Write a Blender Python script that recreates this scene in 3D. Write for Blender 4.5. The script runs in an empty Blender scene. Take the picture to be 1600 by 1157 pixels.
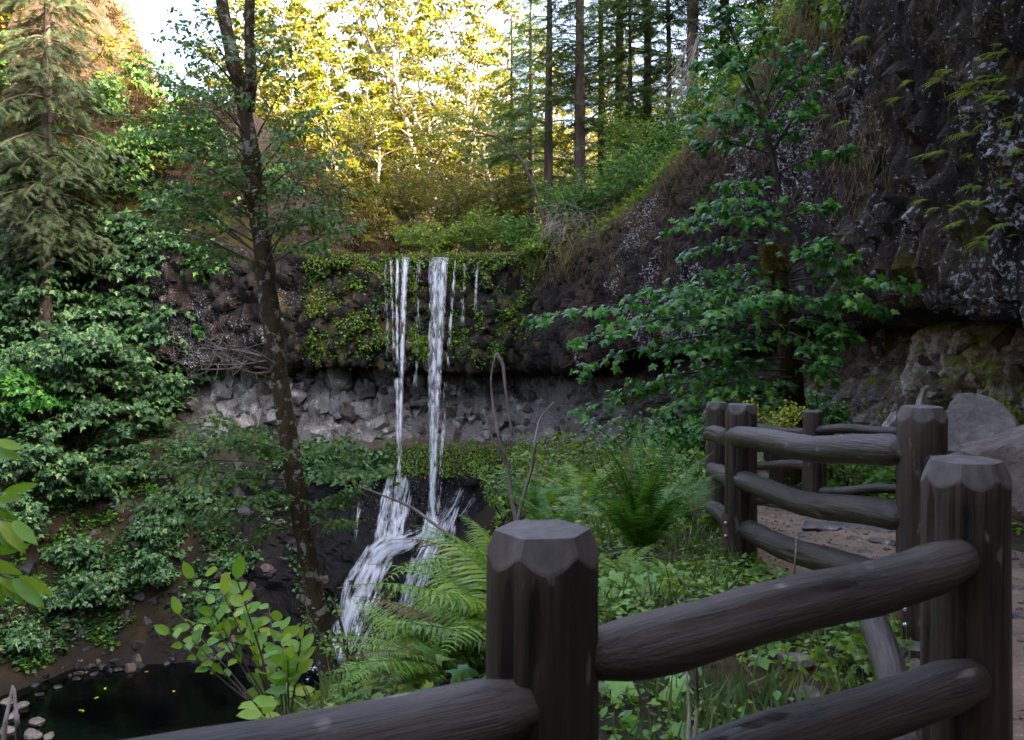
import bpy, math, random
import numpy as np
from mathutils import Vector, Matrix
from mathutils.bvhtree import BVHTree

SC = bpy.context.scene
COL = SC.collection
R = math.radians
# ------------------------------------------------------------------ camera
FPX, HOR, CAMZ = 1500.0, 490.0, 1.6          # focal length in photo pixels, horizon row, eye height
cam_d = bpy.data.cameras.new('camera')
cam = bpy.data.objects.new('camera', cam_d); COL.objects.link(cam)
cam.location = (0, 0, CAMZ); cam.rotation_euler = (R(90), 0, 0)
cam_d.sensor_width = 36; cam_d.lens = FPX / 1600 * 36
cam_d.shift_y = -(578.5 - HOR) / 1600
cam_d.clip_start = 0.05; cam_d.clip_end = 2000
cam_d.dof.use_dof = True; cam_d.dof.focus_distance = 30.0; cam_d.dof.aperture_fstop = 9.0
SC.camera = cam
# ------------------------------------------------------------------ sky, sun, exposure
SUN_EL, SUN_AZ = R(27), R(108)               # azimuth measured from +Y (view direction) towards +X
world = bpy.data.worlds.new('World'); SC.world = world; world.use_nodes = True
wn = world.node_tree
sky = wn.nodes.new('ShaderNodeTexSky'); sky.sky_type = 'NISHITA'; sky.sun_disc = False
sky.sun_elevation = SUN_EL; sky.sun_rotation = SUN_AZ; sky.air_density = 0.5; sky.dust_density = 8.0; sky.ozone_density = 0.2
wn.nodes['Background'].inputs['Strength'].default_value = 0.15
wn.links.new(sky.outputs[0], wn.nodes['Background'].inputs[0])
sun_d = bpy.data.lights.new('sun', 'SUN'); sun_d.energy = 4.6; sun_d.angle = R(0.5); sun_d.color = (1.0, 0.82, 0.56)
sun = bpy.data.objects.new('sun', sun_d); COL.objects.link(sun)
to_sun = Vector((math.sin(SUN_AZ) * math.cos(SUN_EL), math.cos(SUN_AZ) * math.cos(SUN_EL), math.sin(SUN_EL)))
sun.rotation_euler = to_sun.to_track_quat('Z', 'Y').to_euler(); sun.location = (60, -30, 80)
vs = SC.view_settings; vs.view_transform = 'Standard'; vs.look = 'None'; vs.gamma = 1.0; vs.use_curve_mapping = False
vs.exposure = 4.1
cy = SC.cycles; cy.max_bounces = 6; cy.diffuse_bounces = 2; cy.glossy_bounces = 2; cy.transmission_bounces = 4; cy.transparent_max_bounces = 6
cy.use_denoising = True; cy.caustics_reflective = False; cy.caustics_refractive = False

# ------------------------------------------------------------------ helpers: pixels, noise, meshes
def P(x, y, D):
    return np.array([(x - 800) / FPX * D, D, CAMZ - (y - HOR) / FPX * D])

def _h(ix, iy, iz, seed):
    h = (ix.astype(np.uint32) * np.uint32(374761393) + iy.astype(np.uint32) * np.uint32(668265263)
         + iz.astype(np.uint32) * np.uint32(2246822519) + np.uint32((seed * 3266489917) & 0xffffffff))
    h = (h ^ (h >> np.uint32(15))) * np.uint32(2246822519)
    h = (h ^ (h >> np.uint32(13))) * np.uint32(3266489917)
    return ((h ^ (h >> np.uint32(16))).astype(np.float64)) / 4294967295.0

def vnoise(p, seed=0):
    p = np.asarray(p, float); f = np.floor(p); w = p - f; w = w * w * (3 - 2 * w); i = f.astype(np.int64)
    r = 0
    for dx in (0, 1):
        for dy in (0, 1):
            for dz in (0, 1):
                k = ((w[:, 0] if dx else 1 - w[:, 0]) * (w[:, 1] if dy else 1 - w[:, 1]) * (w[:, 2] if dz else 1 - w[:, 2]))
                r = r + k * _h(i[:, 0] + dx, i[:, 1] + dy, i[:, 2] + dz, seed)
    return r * 2 - 1

def fbm(p, octv=4, seed=0, gain=0.5):
    p = np.asarray(p, float); a = 1.0; s = 0; t = 0
    for o in range(octv):
        s = s + a * vnoise(p * 2.0 ** o + 17.3 * o, seed + o); t += a; a *= gain
    return s / t

def worley(p, seed=0):
    p = np.asarray(p, float); i = np.floor(p).astype(np.int64)
    f1 = np.full(len(p), 9.0); f2 = np.full(len(p), 9.0); rid = np.zeros(len(p))
    for dx in (-1, 0, 1):
        for dy in (-1, 0, 1):
            for dz in (-1, 0, 1):
                c = i + np.array([dx, dy, dz])
                q = np.stack([c[:, k] + _h(c[:, 0], c[:, 1], c[:, 2], seed + 11 * (k + 1)) for k in range(3)], 1)
                d = np.sqrt(((q - p) ** 2).sum(1))
                m = d < f1
                f2 = np.where(m, f1, np.minimum(f2, d)); f1 = np.where(m, d, f1)
                rid = np.where(m, _h(c[:, 0], c[:, 1], c[:, 2], seed + 77), rid)
    return f1, f2, rid

def sstep(a, b, x):
    t = np.clip((x - a) / (b - a), 0, 1); return t * t * (3 - 2 * t)

def nrm(v):
    v = np.asarray(v, float); return v / (np.linalg.norm(v, axis=-1, keepdims=True) + 1e-9)

def mesh(name, V, F, smooth=False, col=None):
    """F: an (M,3) or (M,4) int array or a list of such arrays."""
    if not isinstance(F, list): F = [F]
    F = [np.asarray(f, np.int32) for f in F if len(f)]
    me = bpy.data.meshes.new(name); V = np.asarray(V, np.float32)
    me.vertices.add(len(V)); me.vertices.foreach_set('co', V.ravel())
    loops = np.concatenate([f.ravel() for f in F]); n = sum(len(f) for f in F)
    tot = np.concatenate([np.full(len(f), f.shape[1], np.int32) for f in F])
    st = np.concatenate([[0], np.cumsum(tot)[:-1]]).astype(np.int32)
    me.loops.add(len(loops)); me.loops.foreach_set('vertex_index', loops)
    me.polygons.add(n); me.polygons.foreach_set('loop_start', st); me.polygons.foreach_set('loop_total', tot)
    me.polygons.foreach_set('use_smooth', np.full(n, smooth, bool))
    if col is not None:
        a = me.color_attributes.new('col', 'FLOAT_COLOR', 'POINT')
        c = np.ones((len(V), 4), np.float32); c[:, :col.shape[1]] = col
        a.data.foreach_set('color', c.ravel())
    me.update(calc_edges=True); me.validate()
    return me

def obj(name, me, m=None, parent=None, loc=None, rot=None, scale=None):
    o = bpy.data.objects.new(name, me); COL.objects.link(o)
    if m is not None and me is not None and not me.materials: me.materials.append(m)
    if parent is not None: o.parent = parent
    if loc is not None: o.location = [float(a) for a in loc]
    if rot is not None: o.rotation_euler = rot
    if scale is not None: o.scale = (scale,) * 3 if np.isscalar(scale) else scale
    return o

def tag(o, label=None, cat=None, group=None, kind=None):
    if label: o['label'] = label
    if cat: o['category'] = cat
    if group: o['group'] = group
    if kind: o['kind'] = kind
    return o

def thing(name, label, cat, loc=(0, 0, 0), group=None, rot=None, scale=None):
    return tag(obj(name, None, loc=loc, rot=rot, scale=scale), label, cat, group)

def copy_tree(o, parent=None):
    c = o.copy(); COL.objects.link(c)
    if parent is not None: c.parent = parent
    for ch in list(o.children): copy_tree(ch, c)
    return c

def tube(pts, rad, n=8, cap=True, jit=0.0, seed=0):
    pts = np.asarray(pts, float); m = len(pts); rad = np.broadcast_to(np.asarray(rad, float), (m,))
    t = nrm(np.gradient(pts, axis=0)); ref = np.array([0.31, 0.17, 0.93]) if abs(t[:, 2]).mean() < 0.8 else np.array([1.0, 0.1, 0.05])
    a = nrm(np.cross(t, ref)); b = np.cross(t, a)
    th = np.arange(n) * 2 * np.pi / n
    ring = np.cos(th)[None, :, None] * a[:, None, :] + np.sin(th)[None, :, None] * b[:, None, :]
    V = (pts[:, None, :] + ring * rad[:, None, None]).reshape(-1, 3)
    if jit:
        nr = fbm(V / (rad.max() * 1.6), 3, seed); V = V + ring.reshape(-1, 3) * (nr * np.repeat(rad, n) * jit)[:, None]
    i = np.arange(m - 1)[:, None] * n; j = np.arange(n)[None, :]; j2 = (j + 1) % n
    Q = np.stack([i + j, i + j2, i + n + j2, i + n + j], -1).reshape(-1, 4)
    F = [Q]
    if cap:
        V = np.vstack([V, pts[:1], pts[-1:]]); k = m * n
        T = [(k, (q + 1) % n, q) for q in range(n)] + [(k + 1, (m - 1) * n + q, (m - 1) * n + (q + 1) % n) for q in range(n)]
        F.append(np.array(T))
    return V, F

class Geo:
    """collects tubes, leaves and raw pieces of ONE part into one mesh"""
    def __init__(s): s.V = []; s.F3 = []; s.F4 = []; s.n = 0
    def add(s, V, F):
        if not isinstance(F, list): F = [F]
        for f in F:
            f = np.asarray(f)
            if len(f): (s.F3 if f.shape[1] == 3 else s.F4).append(f + s.n)
        s.V.append(np.asarray(V)); s.n += len(V)
    def mesh(s, name, smooth=False):
        F = []
        if s.F3: F.append(np.concatenate(s.F3))
        if s.F4: F.append(np.concatenate(s.F4))
        return mesh(name, np.concatenate(s.V), F, smooth)

def instance(T, pos, d, n, size):
    """copies of a template (verts, tris): local Y along d, local Z along n"""
    tv, tf = T; pos = np.asarray(pos); N = len(pos)
    d = nrm(d); n = np.asarray(n, float); n = nrm(n - d * (n * d).sum(1, keepdims=True)); x = np.cross(d, n)
    s = np.broadcast_to(np.asarray(size, float), (N,))[:, None, None]
    V = pos[:, None, :] + s * (tv[None, :, 0:1] * x[:, None, :] + tv[None, :, 1:2] * d[:, None, :] + tv[None, :, 2:3] * n[:, None, :])
    F = tf[None] + (np.arange(N) * len(tv))[:, None, None]
    return V.reshape(-1, 3), F.reshape(-1, tf.shape[1])

def _tpl(half, centre, zs=-0.10):
    pts = [(0, half[0][1])] + [(x, y) for x, y in half[1:-1]] + [(0, half[-1][1])] + [(-x, y) for x, y in half[1:-1][::-1]]
    V = [(centre[0], centre[1], 0.03)] + [(x, y, zs * (abs(x) * 1.2 + max(0, y - .5))) for x, y in pts]
    k = len(pts); F = [(0, 1 + (i + 1) % k, 1 + i) for i in range(k)]
    return np.array(V, float), np.array(F)[:, ::-1]
MAPLE = _tpl([(0, .06), (.18, -.04), (.45, .06), (.27, .26), (.6, .52), (.26, .55), (0, 1.0)], (0, .28), -.22)
MAPLE_LO = (np.array([(0, 0, 0), (.5, .32, -.10), (.2, .5, 0), (0, 1, -.14), (-.2, .5, 0), (-.5, .32, -.10)], float), np.array([(0, 1, 2), (0, 2, 3), (0, 3, 4), (0, 4, 5)]))
OVAL = (np.array([(0, 0, 0), (.24, .3, .05), (.25, .62, .05), (0, 1, -.08), (-.25, .62, .05), (-.24, .3, .05), (0, .3, 0), (0, .62, 0)], float),
        np.array([(0, 1, 6), (6, 1, 2), (6, 2, 7), (7, 2, 3), (7, 3, 4), (7, 4, 5), (6, 7, 5), (0, 6, 5)]))
OVAL_LO = (np.array([(0, 0, 0), (.3, .5, .06), (0, 1, -.05), (-.3, .5, .06)], float), np.array([(0, 1, 2), (0, 2, 3)]))
BLADE = (np.array([(-.035, 0, 0), (.035, 0, 0), (.03, .5, .06), (-.03, .5, .06), (0, 1, -.05)], float), np.array([(0, 1, 2), (0, 2, 3), (3, 2, 4)]))
def _oval_hi(w=.26, k=7):
    t = np.linspace(0, 1, k); h = w * np.sin(np.pi * t ** .85) ** .8; z = -.16 * t ** 2 + .02 * np.sin(t * 9)
    V = [(0, a, b) for a, b in zip(t, z)] + [(q, a - .02, b + .22 * q) for q, a, b in zip(h, t, z)] + [(-q, a - .02, b + .22 * q) for q, a, b in zip(h, t, z)]; F = []
    for i in range(k - 1): F += [(i, k + i, k + i + 1), (i, k + i + 1, i + 1), (i, i + 1, 2 * k + i + 1), (i, 2 * k + i + 1, 2 * k + i)]
    return np.array(V, float), np.array(F)
OVAL_HI = _oval_hi(); LONG_HI = _oval_hi(.15, 8)
HAIR = (np.array([(-.014, 0, 0), (.014, 0, 0), (.012, .5, .05), (-.012, .5, .05), (0, 1, -.05)], float), np.array([(0, 1, 2), (0, 2, 3), (3, 2, 4)]))
def _spray():
    V = []; F = []
    for k in range(7):
        y = k / 7; l = .34 * (1 - .6 * y)
        for s in (-1, 1):
            b = len(V); V += [(0, y, 0), (0, y + .10, 0), (s * l, y + .2 + .1 * y, -.05)]; F.append((b, b + 1, b + 2) if s < 0 else (b + 1, b, b + 2))
    return np.array(V), np.array(F)
SPRAY = _spray()
def _needle():
    V = []; F = []
    for k in range(4):
        y = k / 4.4; l = .42 * (1 - .5 * y)
        for s in (-1, 1):
            b = len(V); V += [(0, y, 0), (0, y + .16, 0), (s * l, y + .3, -.07)]; F.append((b, b + 1, b + 2))
    return np.array(V), np.array(F)
SPRAY_LO = _needle()

# ------------------------------------------------------------------ materials
def nmat(name):
    m = bpy.data.materials.new(name); m.use_nodes = True; nt = m.node_tree
    b = nt.nodes['Principled BSDF']; return m, nt, b
def nd(nt, t, **kw):
    n = nt.nodes.new(t)
    for k, v in kw.items():
        if k in ('op',): n.operation = v
        else: n.inputs[k.replace('_', ' ')].default_value = v
    return n
def ramp(nt, fac, stops, interp='LINEAR'):
    r = nt.nodes.new('ShaderNodeValToRGB'); r.color_ramp.interpolation = interp
    el = r.color_ramp.elements
    while len(el) < len(stops): el.new(0.5)
    for e, (p, c) in zip(el, stops):
        e.position = p; e.color = (c, c, c, 1) if np.isscalar(c) else (*c, 1)
    nt.links.new(fac, r.inputs[0]); return r.outputs[0]
def mix(nt, fac, a, b, mode='MIX'):
    n = nt.nodes.new('ShaderNodeMix'); n.data_type = 'RGBA'; n.blend_type = mode; n.clamp_factor = True
    for sock, v in ((n.inputs[0], fac), (n.inputs[6], a), (n.inputs[7], b)):
        if hasattr(v, 'is_output') or isinstance(v, bpy.types.NodeSocket): nt.links.new(v, sock)
        elif np.isscalar(v): sock.default_value = v
        else: sock.default_value = (*v, 1)
    return n.outputs[2]
def noise_n(nt, coord, scale, detail=4, rough=.6, stretch=None):
    n = nd(nt, 'ShaderNodeTexNoise', Scale=scale, Detail=detail, Roughness=rough)
    if stretch is not None:
        mp = nt.nodes.new('ShaderNodeMapping'); mp.inputs['Scale'].default_value = stretch
        nt.links.new(coord, mp.inputs[0]); coord = mp.outputs[0]
    nt.links.new(coord, n.inputs['Vector']); return n.outputs['Fac']
def bump(nt, h, b, strength=.3, dist=.02):
    n = nd(nt, 'ShaderNodeBump', Strength=strength, Distance=dist); nt.links.new(h, n.inputs['Height']); nt.links.new(n.outputs[0], b.inputs['Normal'])

def leaf_mat(name, c1, c2, c3=None, tr=.3, rough=.38, spec=.3):
    m, nt, b = nmat(name); g = nt.nodes.new('ShaderNodeNewGeometry')
    st = [(0, c1), (.7, c2)] + ([(1, c3)] if c3 else [])
    oi = nt.nodes.new('ShaderNodeObjectInfo'); ad = nt.nodes.new('ShaderNodeMath'); ad.operation = 'ADD'; fr = nt.nodes.new('ShaderNodeMath'); fr.operation = 'FRACT'
    nt.links.new(g.outputs['Random Per Island'], ad.inputs[0]); nt.links.new(oi.outputs['Random'], ad.inputs[1]); nt.links.new(ad.outputs[0], fr.inputs[0])
    base = ramp(nt, fr.outputs[0], st)
    tc = nt.nodes.new('ShaderNodeTexCoord')
    n1 = noise_n(nt, tc.outputs['Object'], .8, 2)
    base = mix(nt, ramp(nt, n1, [(.35, .0), (.7, .5)]), base, (.6, .75, .45), 'MULTIPLY')
    nt.links.new(base, b.inputs['Base Color']); b.inputs['Roughness'].default_value = rough
    b.inputs['Specular IOR Level'].default_value = spec
    t = nt.nodes.new('ShaderNodeBsdfTranslucent')
    nt.links.new(mix(nt, .5, base, (1.0, .95, .35), 'SOFT_LIGHT'), t.inputs[0])
    x = nt.nodes.new('ShaderNodeMixShader'); x.inputs[0].default_value = tr
    nt.links.new(b.outputs[0], x.inputs[1]); nt.links.new(t.outputs[0], x.inputs[2])
    nt.links.new(x.outputs[0], nt.nodes['Material Output'].inputs[0]); return m

M = {}
M['maple_far'] = leaf_mat('maple_leaf_far', (.014, .048, .015), (.045, .12, .036), (.12, .21, .055), tr=.2, spec=.4)
M['maple'] = leaf_mat('maple_leaf', (.012, .075, .012), (.05, .19, .022), (.16, .31, .04), tr=.35, rough=.3, spec=.35)
M['alder'] = leaf_mat('alder_leaf', (.025, .085, .014), (.075, .17, .028), (.2, .27, .045), tr=.4)
M['sunleaf'] = leaf_mat('sunlit_leaf', (.04, .07, .006), (.12, .12, .012), (.24, .15, .022), tr=.5)
M['bushleaf'] = leaf_mat('bush_leaf', (.06, .13, .01), (.13, .22, .018), (.25, .29, .03), tr=.4)
M['fir'] = leaf_mat('fir_needles', (.04, .085, .02), (.08, .14, .03), (.14, .17, .04), tr=.35, rough=.55)
M['hemlock'] = leaf_mat('hemlock_needles', (.014, .034, .012), (.034, .06, .02), (.09, .07, .035), tr=.15, rough=.6)
M['fern'] = leaf_mat('fern_green', (.025, .10, .012), (.07, .19, .022), (.14, .26, .03), tr=.35)
M['fern_pale'] = leaf_mat('fern_pale', (.10, .22, .025), (.19, .32, .04), (.29, .38, .05), tr=.4)
M['fern_hang'] = leaf_mat('fern_hanging', (.15, .25, .015), (.26, .36, .02), (.36, .42, .03), tr=.4)
M['herb'] = leaf_mat('herb_leaf', (.06, .16, .015), (.13, .25, .025), (.25, .33, .04), tr=.4)
M['broad'] = leaf_mat('broad_leaf', (.09, .22, .04), (.16, .31, .06), (.26, .36, .06), tr=.35)
M['shrubleaf'] = leaf_mat('shrub_leaf', (.10, .25, .018), (.19, .35, .03), (.32, .42, .05), tr=.4)
M['yellowleaf'] = leaf_mat('yellow_leaf', (.3, .36, .03), (.42, .42, .04), (.5, .4, .04), tr=.4)
M['grass'] = leaf_mat('grass_blade', (.05, .1, .025), (.09, .14, .04), (.2, .18, .09), tr=.3)
M['dry'] = leaf_mat('dry_grass', (.09, .06, .025), (.16, .11, .05), (.08, .08, .03), tr=.25, rough=.8)
M['dry_dark'] = leaf_mat('bracken', (.03, .018, .009), (.06, .035, .016), (.04, .045, .012), tr=.25, rough=.8, spec=.1)
M['mossleaf'] = leaf_mat('moss_tuft', (.06, .06, .015), (.10, .09, .02), (.15, .12, .03), tr=.2, rough=.9, spec=.1)
M['goldmoss'] = leaf_mat('gold_moss', (.14, .10, .015), (.26, .19, .03), (.14, .13, .03), tr=.25, rough=.9, spec=.1)

def bark_mat(name, dark, mid, light, scale=3, stretch=(6, 6, 1.2), patch=.62, rough=.85):
    m, nt, b = nmat(name); tc = nt.nodes.new('ShaderNodeTexCoord'); c = tc.outputs['Object']
    f = noise_n(nt, c, scale, 6, .65, stretch); g = noise_n(nt, c, scale * .9, 5, .65)
    base = mix(nt, ramp(nt, f, [(.32, 0), (.66, 1)]), dark, mid)
    base = mix(nt, ramp(nt, g, [(patch, 0), (patch + .04, 1)]), base, light)
    nt.links.new(base, b.inputs['Base Color']); b.inputs['Roughness'].default_value = rough; b.inputs['Specular IOR Level'].default_value = .2
    bump(nt, f, b, .8, .03); return m
M['bark_fir'] = bark_mat('fir_bark', (.05, .035, .028), (.13, .095, .075), (.17, .14, .12), 1.2, (5, 5, .5), .7)
M['bark_alder'] = bark_mat('alder_bark', (.022, .017, .009), (.065, .048, .024), (.22, .21, .19), 6.5, (1.5, 1.5, 1), .56)
M['bark_moss'] = bark_mat('mossy_bark', (.016, .013, .007), (.05, .04, .016), (.08, .068, .02), 5, (2, 2, 1), .6, .95)
M['bark_pale'] = bark_mat('pale_bark', (.25, .2, .15), (.45, .4, .34), (.6, .56, .5), 1.5, (2, 2, .8), .6)
M['twig'] = bark_mat('twig_bark', (.06, .045, .035), (.13, .10, .08), (.2, .17, .15), 8, (3, 3, 1), .66)
M['deadwood'] = bark_mat('dead_twig', (.14, .115, .095), (.26, .22, .19), (.36, .33, .3), 6, (3, 3, 1), .62)

def wood_mat():
    m, nt, b = nmat('weathered_log'); tc = nt.nodes.new('ShaderNodeTexCoord'); c = tc.outputs['Object']
    oi = nt.nodes.new('ShaderNodeObjectInfo')
    va = nt.nodes.new('ShaderNodeVectorMath'); va.operation = 'ADD'
    sc_ = nt.nodes.new('ShaderNodeVectorMath'); sc_.operation = 'SCALE'; sc_.inputs[3].default_value = 37.0
    cx = nt.nodes.new('ShaderNodeCombineXYZ')
    for k in range(3): nt.links.new(oi.outputs['Random'], cx.inputs[k])
    nt.links.new(cx.outputs[0], sc_.inputs[0]); nt.links.new(c, va.inputs[0]); nt.links.new(sc_.outputs[0], va.inputs[1]); c = va.outputs[0]
    grain = noise_n(nt, c, 9, 8, .7, (7, 7, .22)); blotch = noise_n(nt, c, 3.2, 4, .6, (1, 1, .45)); spots = noise_n(nt, c, 11, 3, .5, (1, 1, .5)); knots = noise_n(nt, c, 5, 2, .5, (1, 1, .8))
    base = mix(nt, ramp(nt, grain, [(.36, 0), (.64, 1)]), (.006, .0044, .0032), (.038, .026, .017))
    base = mix(nt, ramp(nt, blotch, [(.42, 0), (.68, .75)]), base, (.058, .042, .03))
    base = mix(nt, ramp(nt, spots, [(.66, 0), (.71, .6)]), base, (.22, .19, .165))
    base = mix(nt, ramp(nt, knots, [(.25, 1), (.3, 0)]), base, (.012, .009, .008))
    chk = noise_n(nt, c, 6, 3, .5, (3.2, 3.2, .10)); base = mix(nt, ramp(nt, chk, [(.475, 0), (.5, 1), (.525, 0)]), base, (.006, .004, .004))
    nt.links.new(base, b.inputs['Base Color'])
    nt.links.new(ramp(nt, grain, [(.2, .30), (.8, .52)]), b.inputs['Roughness'])
    b.inputs['Specular IOR Level'].default_value = .45
    bump(nt, grain, b, 1.0, .012); return m
M['wood'] = wood_mat()
def cut_mat():
    m, nt, b = nmat('cut_end_grain'); tc = nt.nodes.new('ShaderNodeTexCoord'); c = tc.outputs['Object']
    g = noise_n(nt, c, 22, 5, .6, (1, 1, .35)); h = noise_n(nt, c, 5, 3, .5)
    base = mix(nt, ramp(nt, g, [(.35, 0), (.68, 1)]), (.03, .025, .022), (.10, .088, .08)); base = mix(nt, ramp(nt, h, [(.45, 0), (.7, .7)]), base, (.022, .017, .013))
    nt.links.new(base, b.inputs['Base Color']); b.inputs['Roughness'].default_value = .7; bump(nt, g, b, .6, .004); return m
M['cut'] = cut_mat()

def rock_mat(name, a, bcol, lich, rough=.85, lth=.6, ls=2.2):
    m, nt, b = nmat(name); tc = nt.nodes.new('ShaderNodeTexCoord'); c = tc.outputs['Object']
    f = noise_n(nt, c, 1.4, 8, .65); g = noise_n(nt, c, ls, 8, .7); h = noise_n(nt, c, 9, 6, .7)
    base = mix(nt, ramp(nt, f, [(.3, 0), (.7, 1)]), a, bcol)
    base = mix(nt, ramp(nt, g, [(lth, 0), (lth + .06, .8)]), base, lich)
    base = mix(nt, ramp(nt, h, [(.3, .6), (.6, 0)]), base, tuple(x * .35 for x in a))
    nt.links.new(base, b.inputs['Base Color']); b.inputs['Roughness'].default_value = rough; b.inputs['Specular IOR Level'].default_value = .2
    bump(nt, h, b, 1.0, .04); return m
M['boulder'] = rock_mat('grey_boulder', (.06, .052, .046), (.17, .148, .13), (.30, .28, .255), ls=3.4)
M['boulder_pink'] = rock_mat('pinkish_boulder', (.085, .068, .057), (.19, .155, .132), (.30, .28, .255), lth=.6, ls=3.4)
M['rubble'] = rock_mat('grey_rubble', (.13, .12, .108), (.30, .28, .255), (.50, .49, .46), lth=.56)
M['rubble_dark'] = rock_mat('brown_rubble', (.05, .038, .03), (.12, .09, .07), (.25, .23, .2), lth=.68)
M['wetrock'] = rock_mat('wet_stone', (.012, .012, .014), (.045, .043, .043), (.09, .09, .09), rough=.3, lth=.7)

def cliff_mat():
    """base colour by stratum, plus painted overhang shade, comes from the mesh, speckle and relief from noise"""
    m, nt, b = nmat('basalt_cliff'); tc = nt.nodes.new('ShaderNodeTexCoord'); c = tc.outputs['Object']
    at = nt.nodes.new('ShaderNodeAttribute'); at.attribute_name = 'col'
    at2 = nt.nodes.new('ShaderNodeAttribute'); at2.attribute_name = 'msk'
    sp = nt.nodes.new('ShaderNodeSeparateColor'); nt.links.new(at2.outputs['Color'], sp.inputs[0])
    fine = noise_n(nt, c, 8.5, 6, .7); crack = noise_n(nt, c, 7, 6, .7); big = noise_n(nt, c, .5, 5, .6)
    base = mix(nt, ramp(nt, crack, [(.3, .75), (.62, 0)]), at.outputs['Color'], (.008, .006, .005))
    # white lichen flecks, as dense as msk.r says
    lm = nt.nodes.new('ShaderNodeMath'); lm.operation = 'MULTIPLY_ADD'
    nt.links.new(sp.outputs[0], lm.inputs[0]); lm.inputs[1].default_value = .16; nt.links.new(fine, lm.inputs[2])
    base = mix(nt, ramp(nt, lm.outputs[0], [(.70, 0), (.735, .9)]), base, (.38, .375, .38))
    # moss, as dense as msk.g says
    mm = nt.nodes.new('ShaderNodeMath'); mm.operation = 'MULTIPLY_ADD'
    nt.links.new(sp.outputs[1], mm.inputs[0]); mm.inputs[1].default_value = .3; nt.links.new(noise_n(nt, c, 1.1, 8, .7), mm.inputs[2])
    base = mix(nt, ramp(nt, mm.outputs[0], [(.66, 0), (.74, .9)]), base, mix(nt, big, (.03, .035, .006), (.11, .085, .015)))
    nt.links.new(base, b.inputs['Base Color'])
    rg = nt.nodes.new('ShaderNodeMapRange'); nt.links.new(sp.outputs[2], rg.inputs[0]); rg.inputs[3].default_value = .9; rg.inputs[4].default_value = .42
    nt.links.new(rg.outputs[0], b.inputs['Roughness']); b.inputs['Specular IOR Level'].default_value = .16
    bump(nt, crack, b, 1.0, .15); return m
M['cliff'] = cliff_mat()

def ground_mat():
    m, nt, b = nmat('forest_ground'); tc = nt.nodes.new('ShaderNodeTexCoord'); c = tc.outputs['Object']
    at = nt.nodes.new('ShaderNodeAttribute'); at.attribute_name = 'col'
    f = noise_n(nt, c, 2.0, 9, .72); g = noise_n(nt, c, 14, 6, .7)
    base = mix(nt, ramp(nt, f, [(.35, .65), (.65, 0)]), at.outputs['Color'], (.018, .013, .009))
    base = mix(nt, ramp(nt, g, [(.55, 0), (.7, .6)]), base, mix(nt, 1.0, at.outputs['Color'], (2.2, 2.0, 1.8), 'MULTIPLY'))
    nt.links.new(base, b.inputs['Base Color']); b.inputs['Roughness'].default_value = .95; b.inputs['Specular IOR Level'].default_value = .15
    bump(nt, g, b, .8, .03); return m
M['ground'] = ground_mat()
def path_mat():
    m, nt, b = nmat('trodden_earth'); tc = nt.nodes.new('ShaderNodeTexCoord'); c = tc.outputs['Object']
    f = noise_n(nt, c, 3.0, 7, .65); g = noise_n(nt, c, 26, 5, .7); l = noise_n(nt, c, 17, 3, .5)
    base = mix(nt, ramp(nt, f, [(.3, 0), (.7, 1)]), (.075, .046, .028), (.18, .12, .076))
    base = mix(nt, ramp(nt, g, [(.58, 0), (.66, .6)]), base, (.3, .24, .2))
    base = mix(nt, ramp(nt, l, [(.68, 0), (.71, .7)]), base, (.24, .12, .06))
    nt.links.new(base, b.inputs['Base Color']); b.inputs['Roughness'].default_value = .95
    bump(nt, g, b, .7, .02); return m
M['path'] = path_mat()
def plain(name, col, rough=.6, metal=0):
    m, nt, b = nmat(name); tc = nt.nodes.new('ShaderNodeTexCoord')
    f = noise_n(nt, tc.outputs['Object'], 18, 5, .6)
    nt.links.new(mix(nt, ramp(nt, f, [(.35, 0), (.7, .6)]), col, tuple(min(1, x * 1.9) for x in col)), b.inputs['Base Color'])
    b.inputs['Roughness'].default_value = rough; b.inputs['Metallic'].default_value = metal; return m
M['rust'] = plain('rusty_steel', (.10, .04, .025), .8)
M['bolt'] = plain('galvanised_bolt', (.45, .47, .5), .4, .8)
M['hole_shade'] = plain('socket_shade', (.006, .005, .005), .9)  # near-black colour standing for the shade inside the empty socket
def water_mat():
    m, nt, b = nmat('pool_water'); tc = nt.nodes.new('ShaderNodeTexCoord')
    b.inputs['Base Color'].default_value = (.0005, .0009, .0010, 1); b.inputs['Roughness'].default_value = .06; b.inputs['IOR'].default_value = 1.33
    f = noise_n(nt, tc.outputs['Object'], 2.2, 4, .55); bump(nt, f, b, .35, .05); return m
M['water'] = water_mat()
def fall_mat(name, tr, alpha=1.0):
    m, nt, b = nmat(name)
    b.inputs['Base Color'].default_value = (.86, .89, .93, 1); b.inputs['Roughness'].default_value = .25; b.inputs['Specular IOR Level'].default_value = .6
    t = nt.nodes.new('ShaderNodeBsdfTranslucent'); t.inputs[0].default_value = (.9, .94, .98, 1)
    x = nt.nodes.new('ShaderNodeMixShader'); x.inputs[0].default_value = tr
    nt.links.new(b.outputs[0], x.inputs[1]); nt.links.new(t.outputs[0], x.inputs[2]); out = x.outputs[0]
    if alpha < 1:
        tc = nt.nodes.new('ShaderNodeTexCoord'); f = noise_n(nt, tc.outputs['Object'], 1.5, 6, .7, (7, 7, .5))
        tp = nt.nodes.new('ShaderNodeBsdfTransparent'); y = nt.nodes.new('ShaderNodeMixShader')
        nt.links.new(ramp(nt, f, [(.35, 0), (.8, alpha)]), y.inputs[0]); nt.links.new(tp.outputs[0], y.inputs[1]); nt.links.new(out, y.inputs[2]); out = y.outputs[0]
    nt.links.new(out, nt.nodes['Material Output'].inputs[0]); return m
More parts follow.
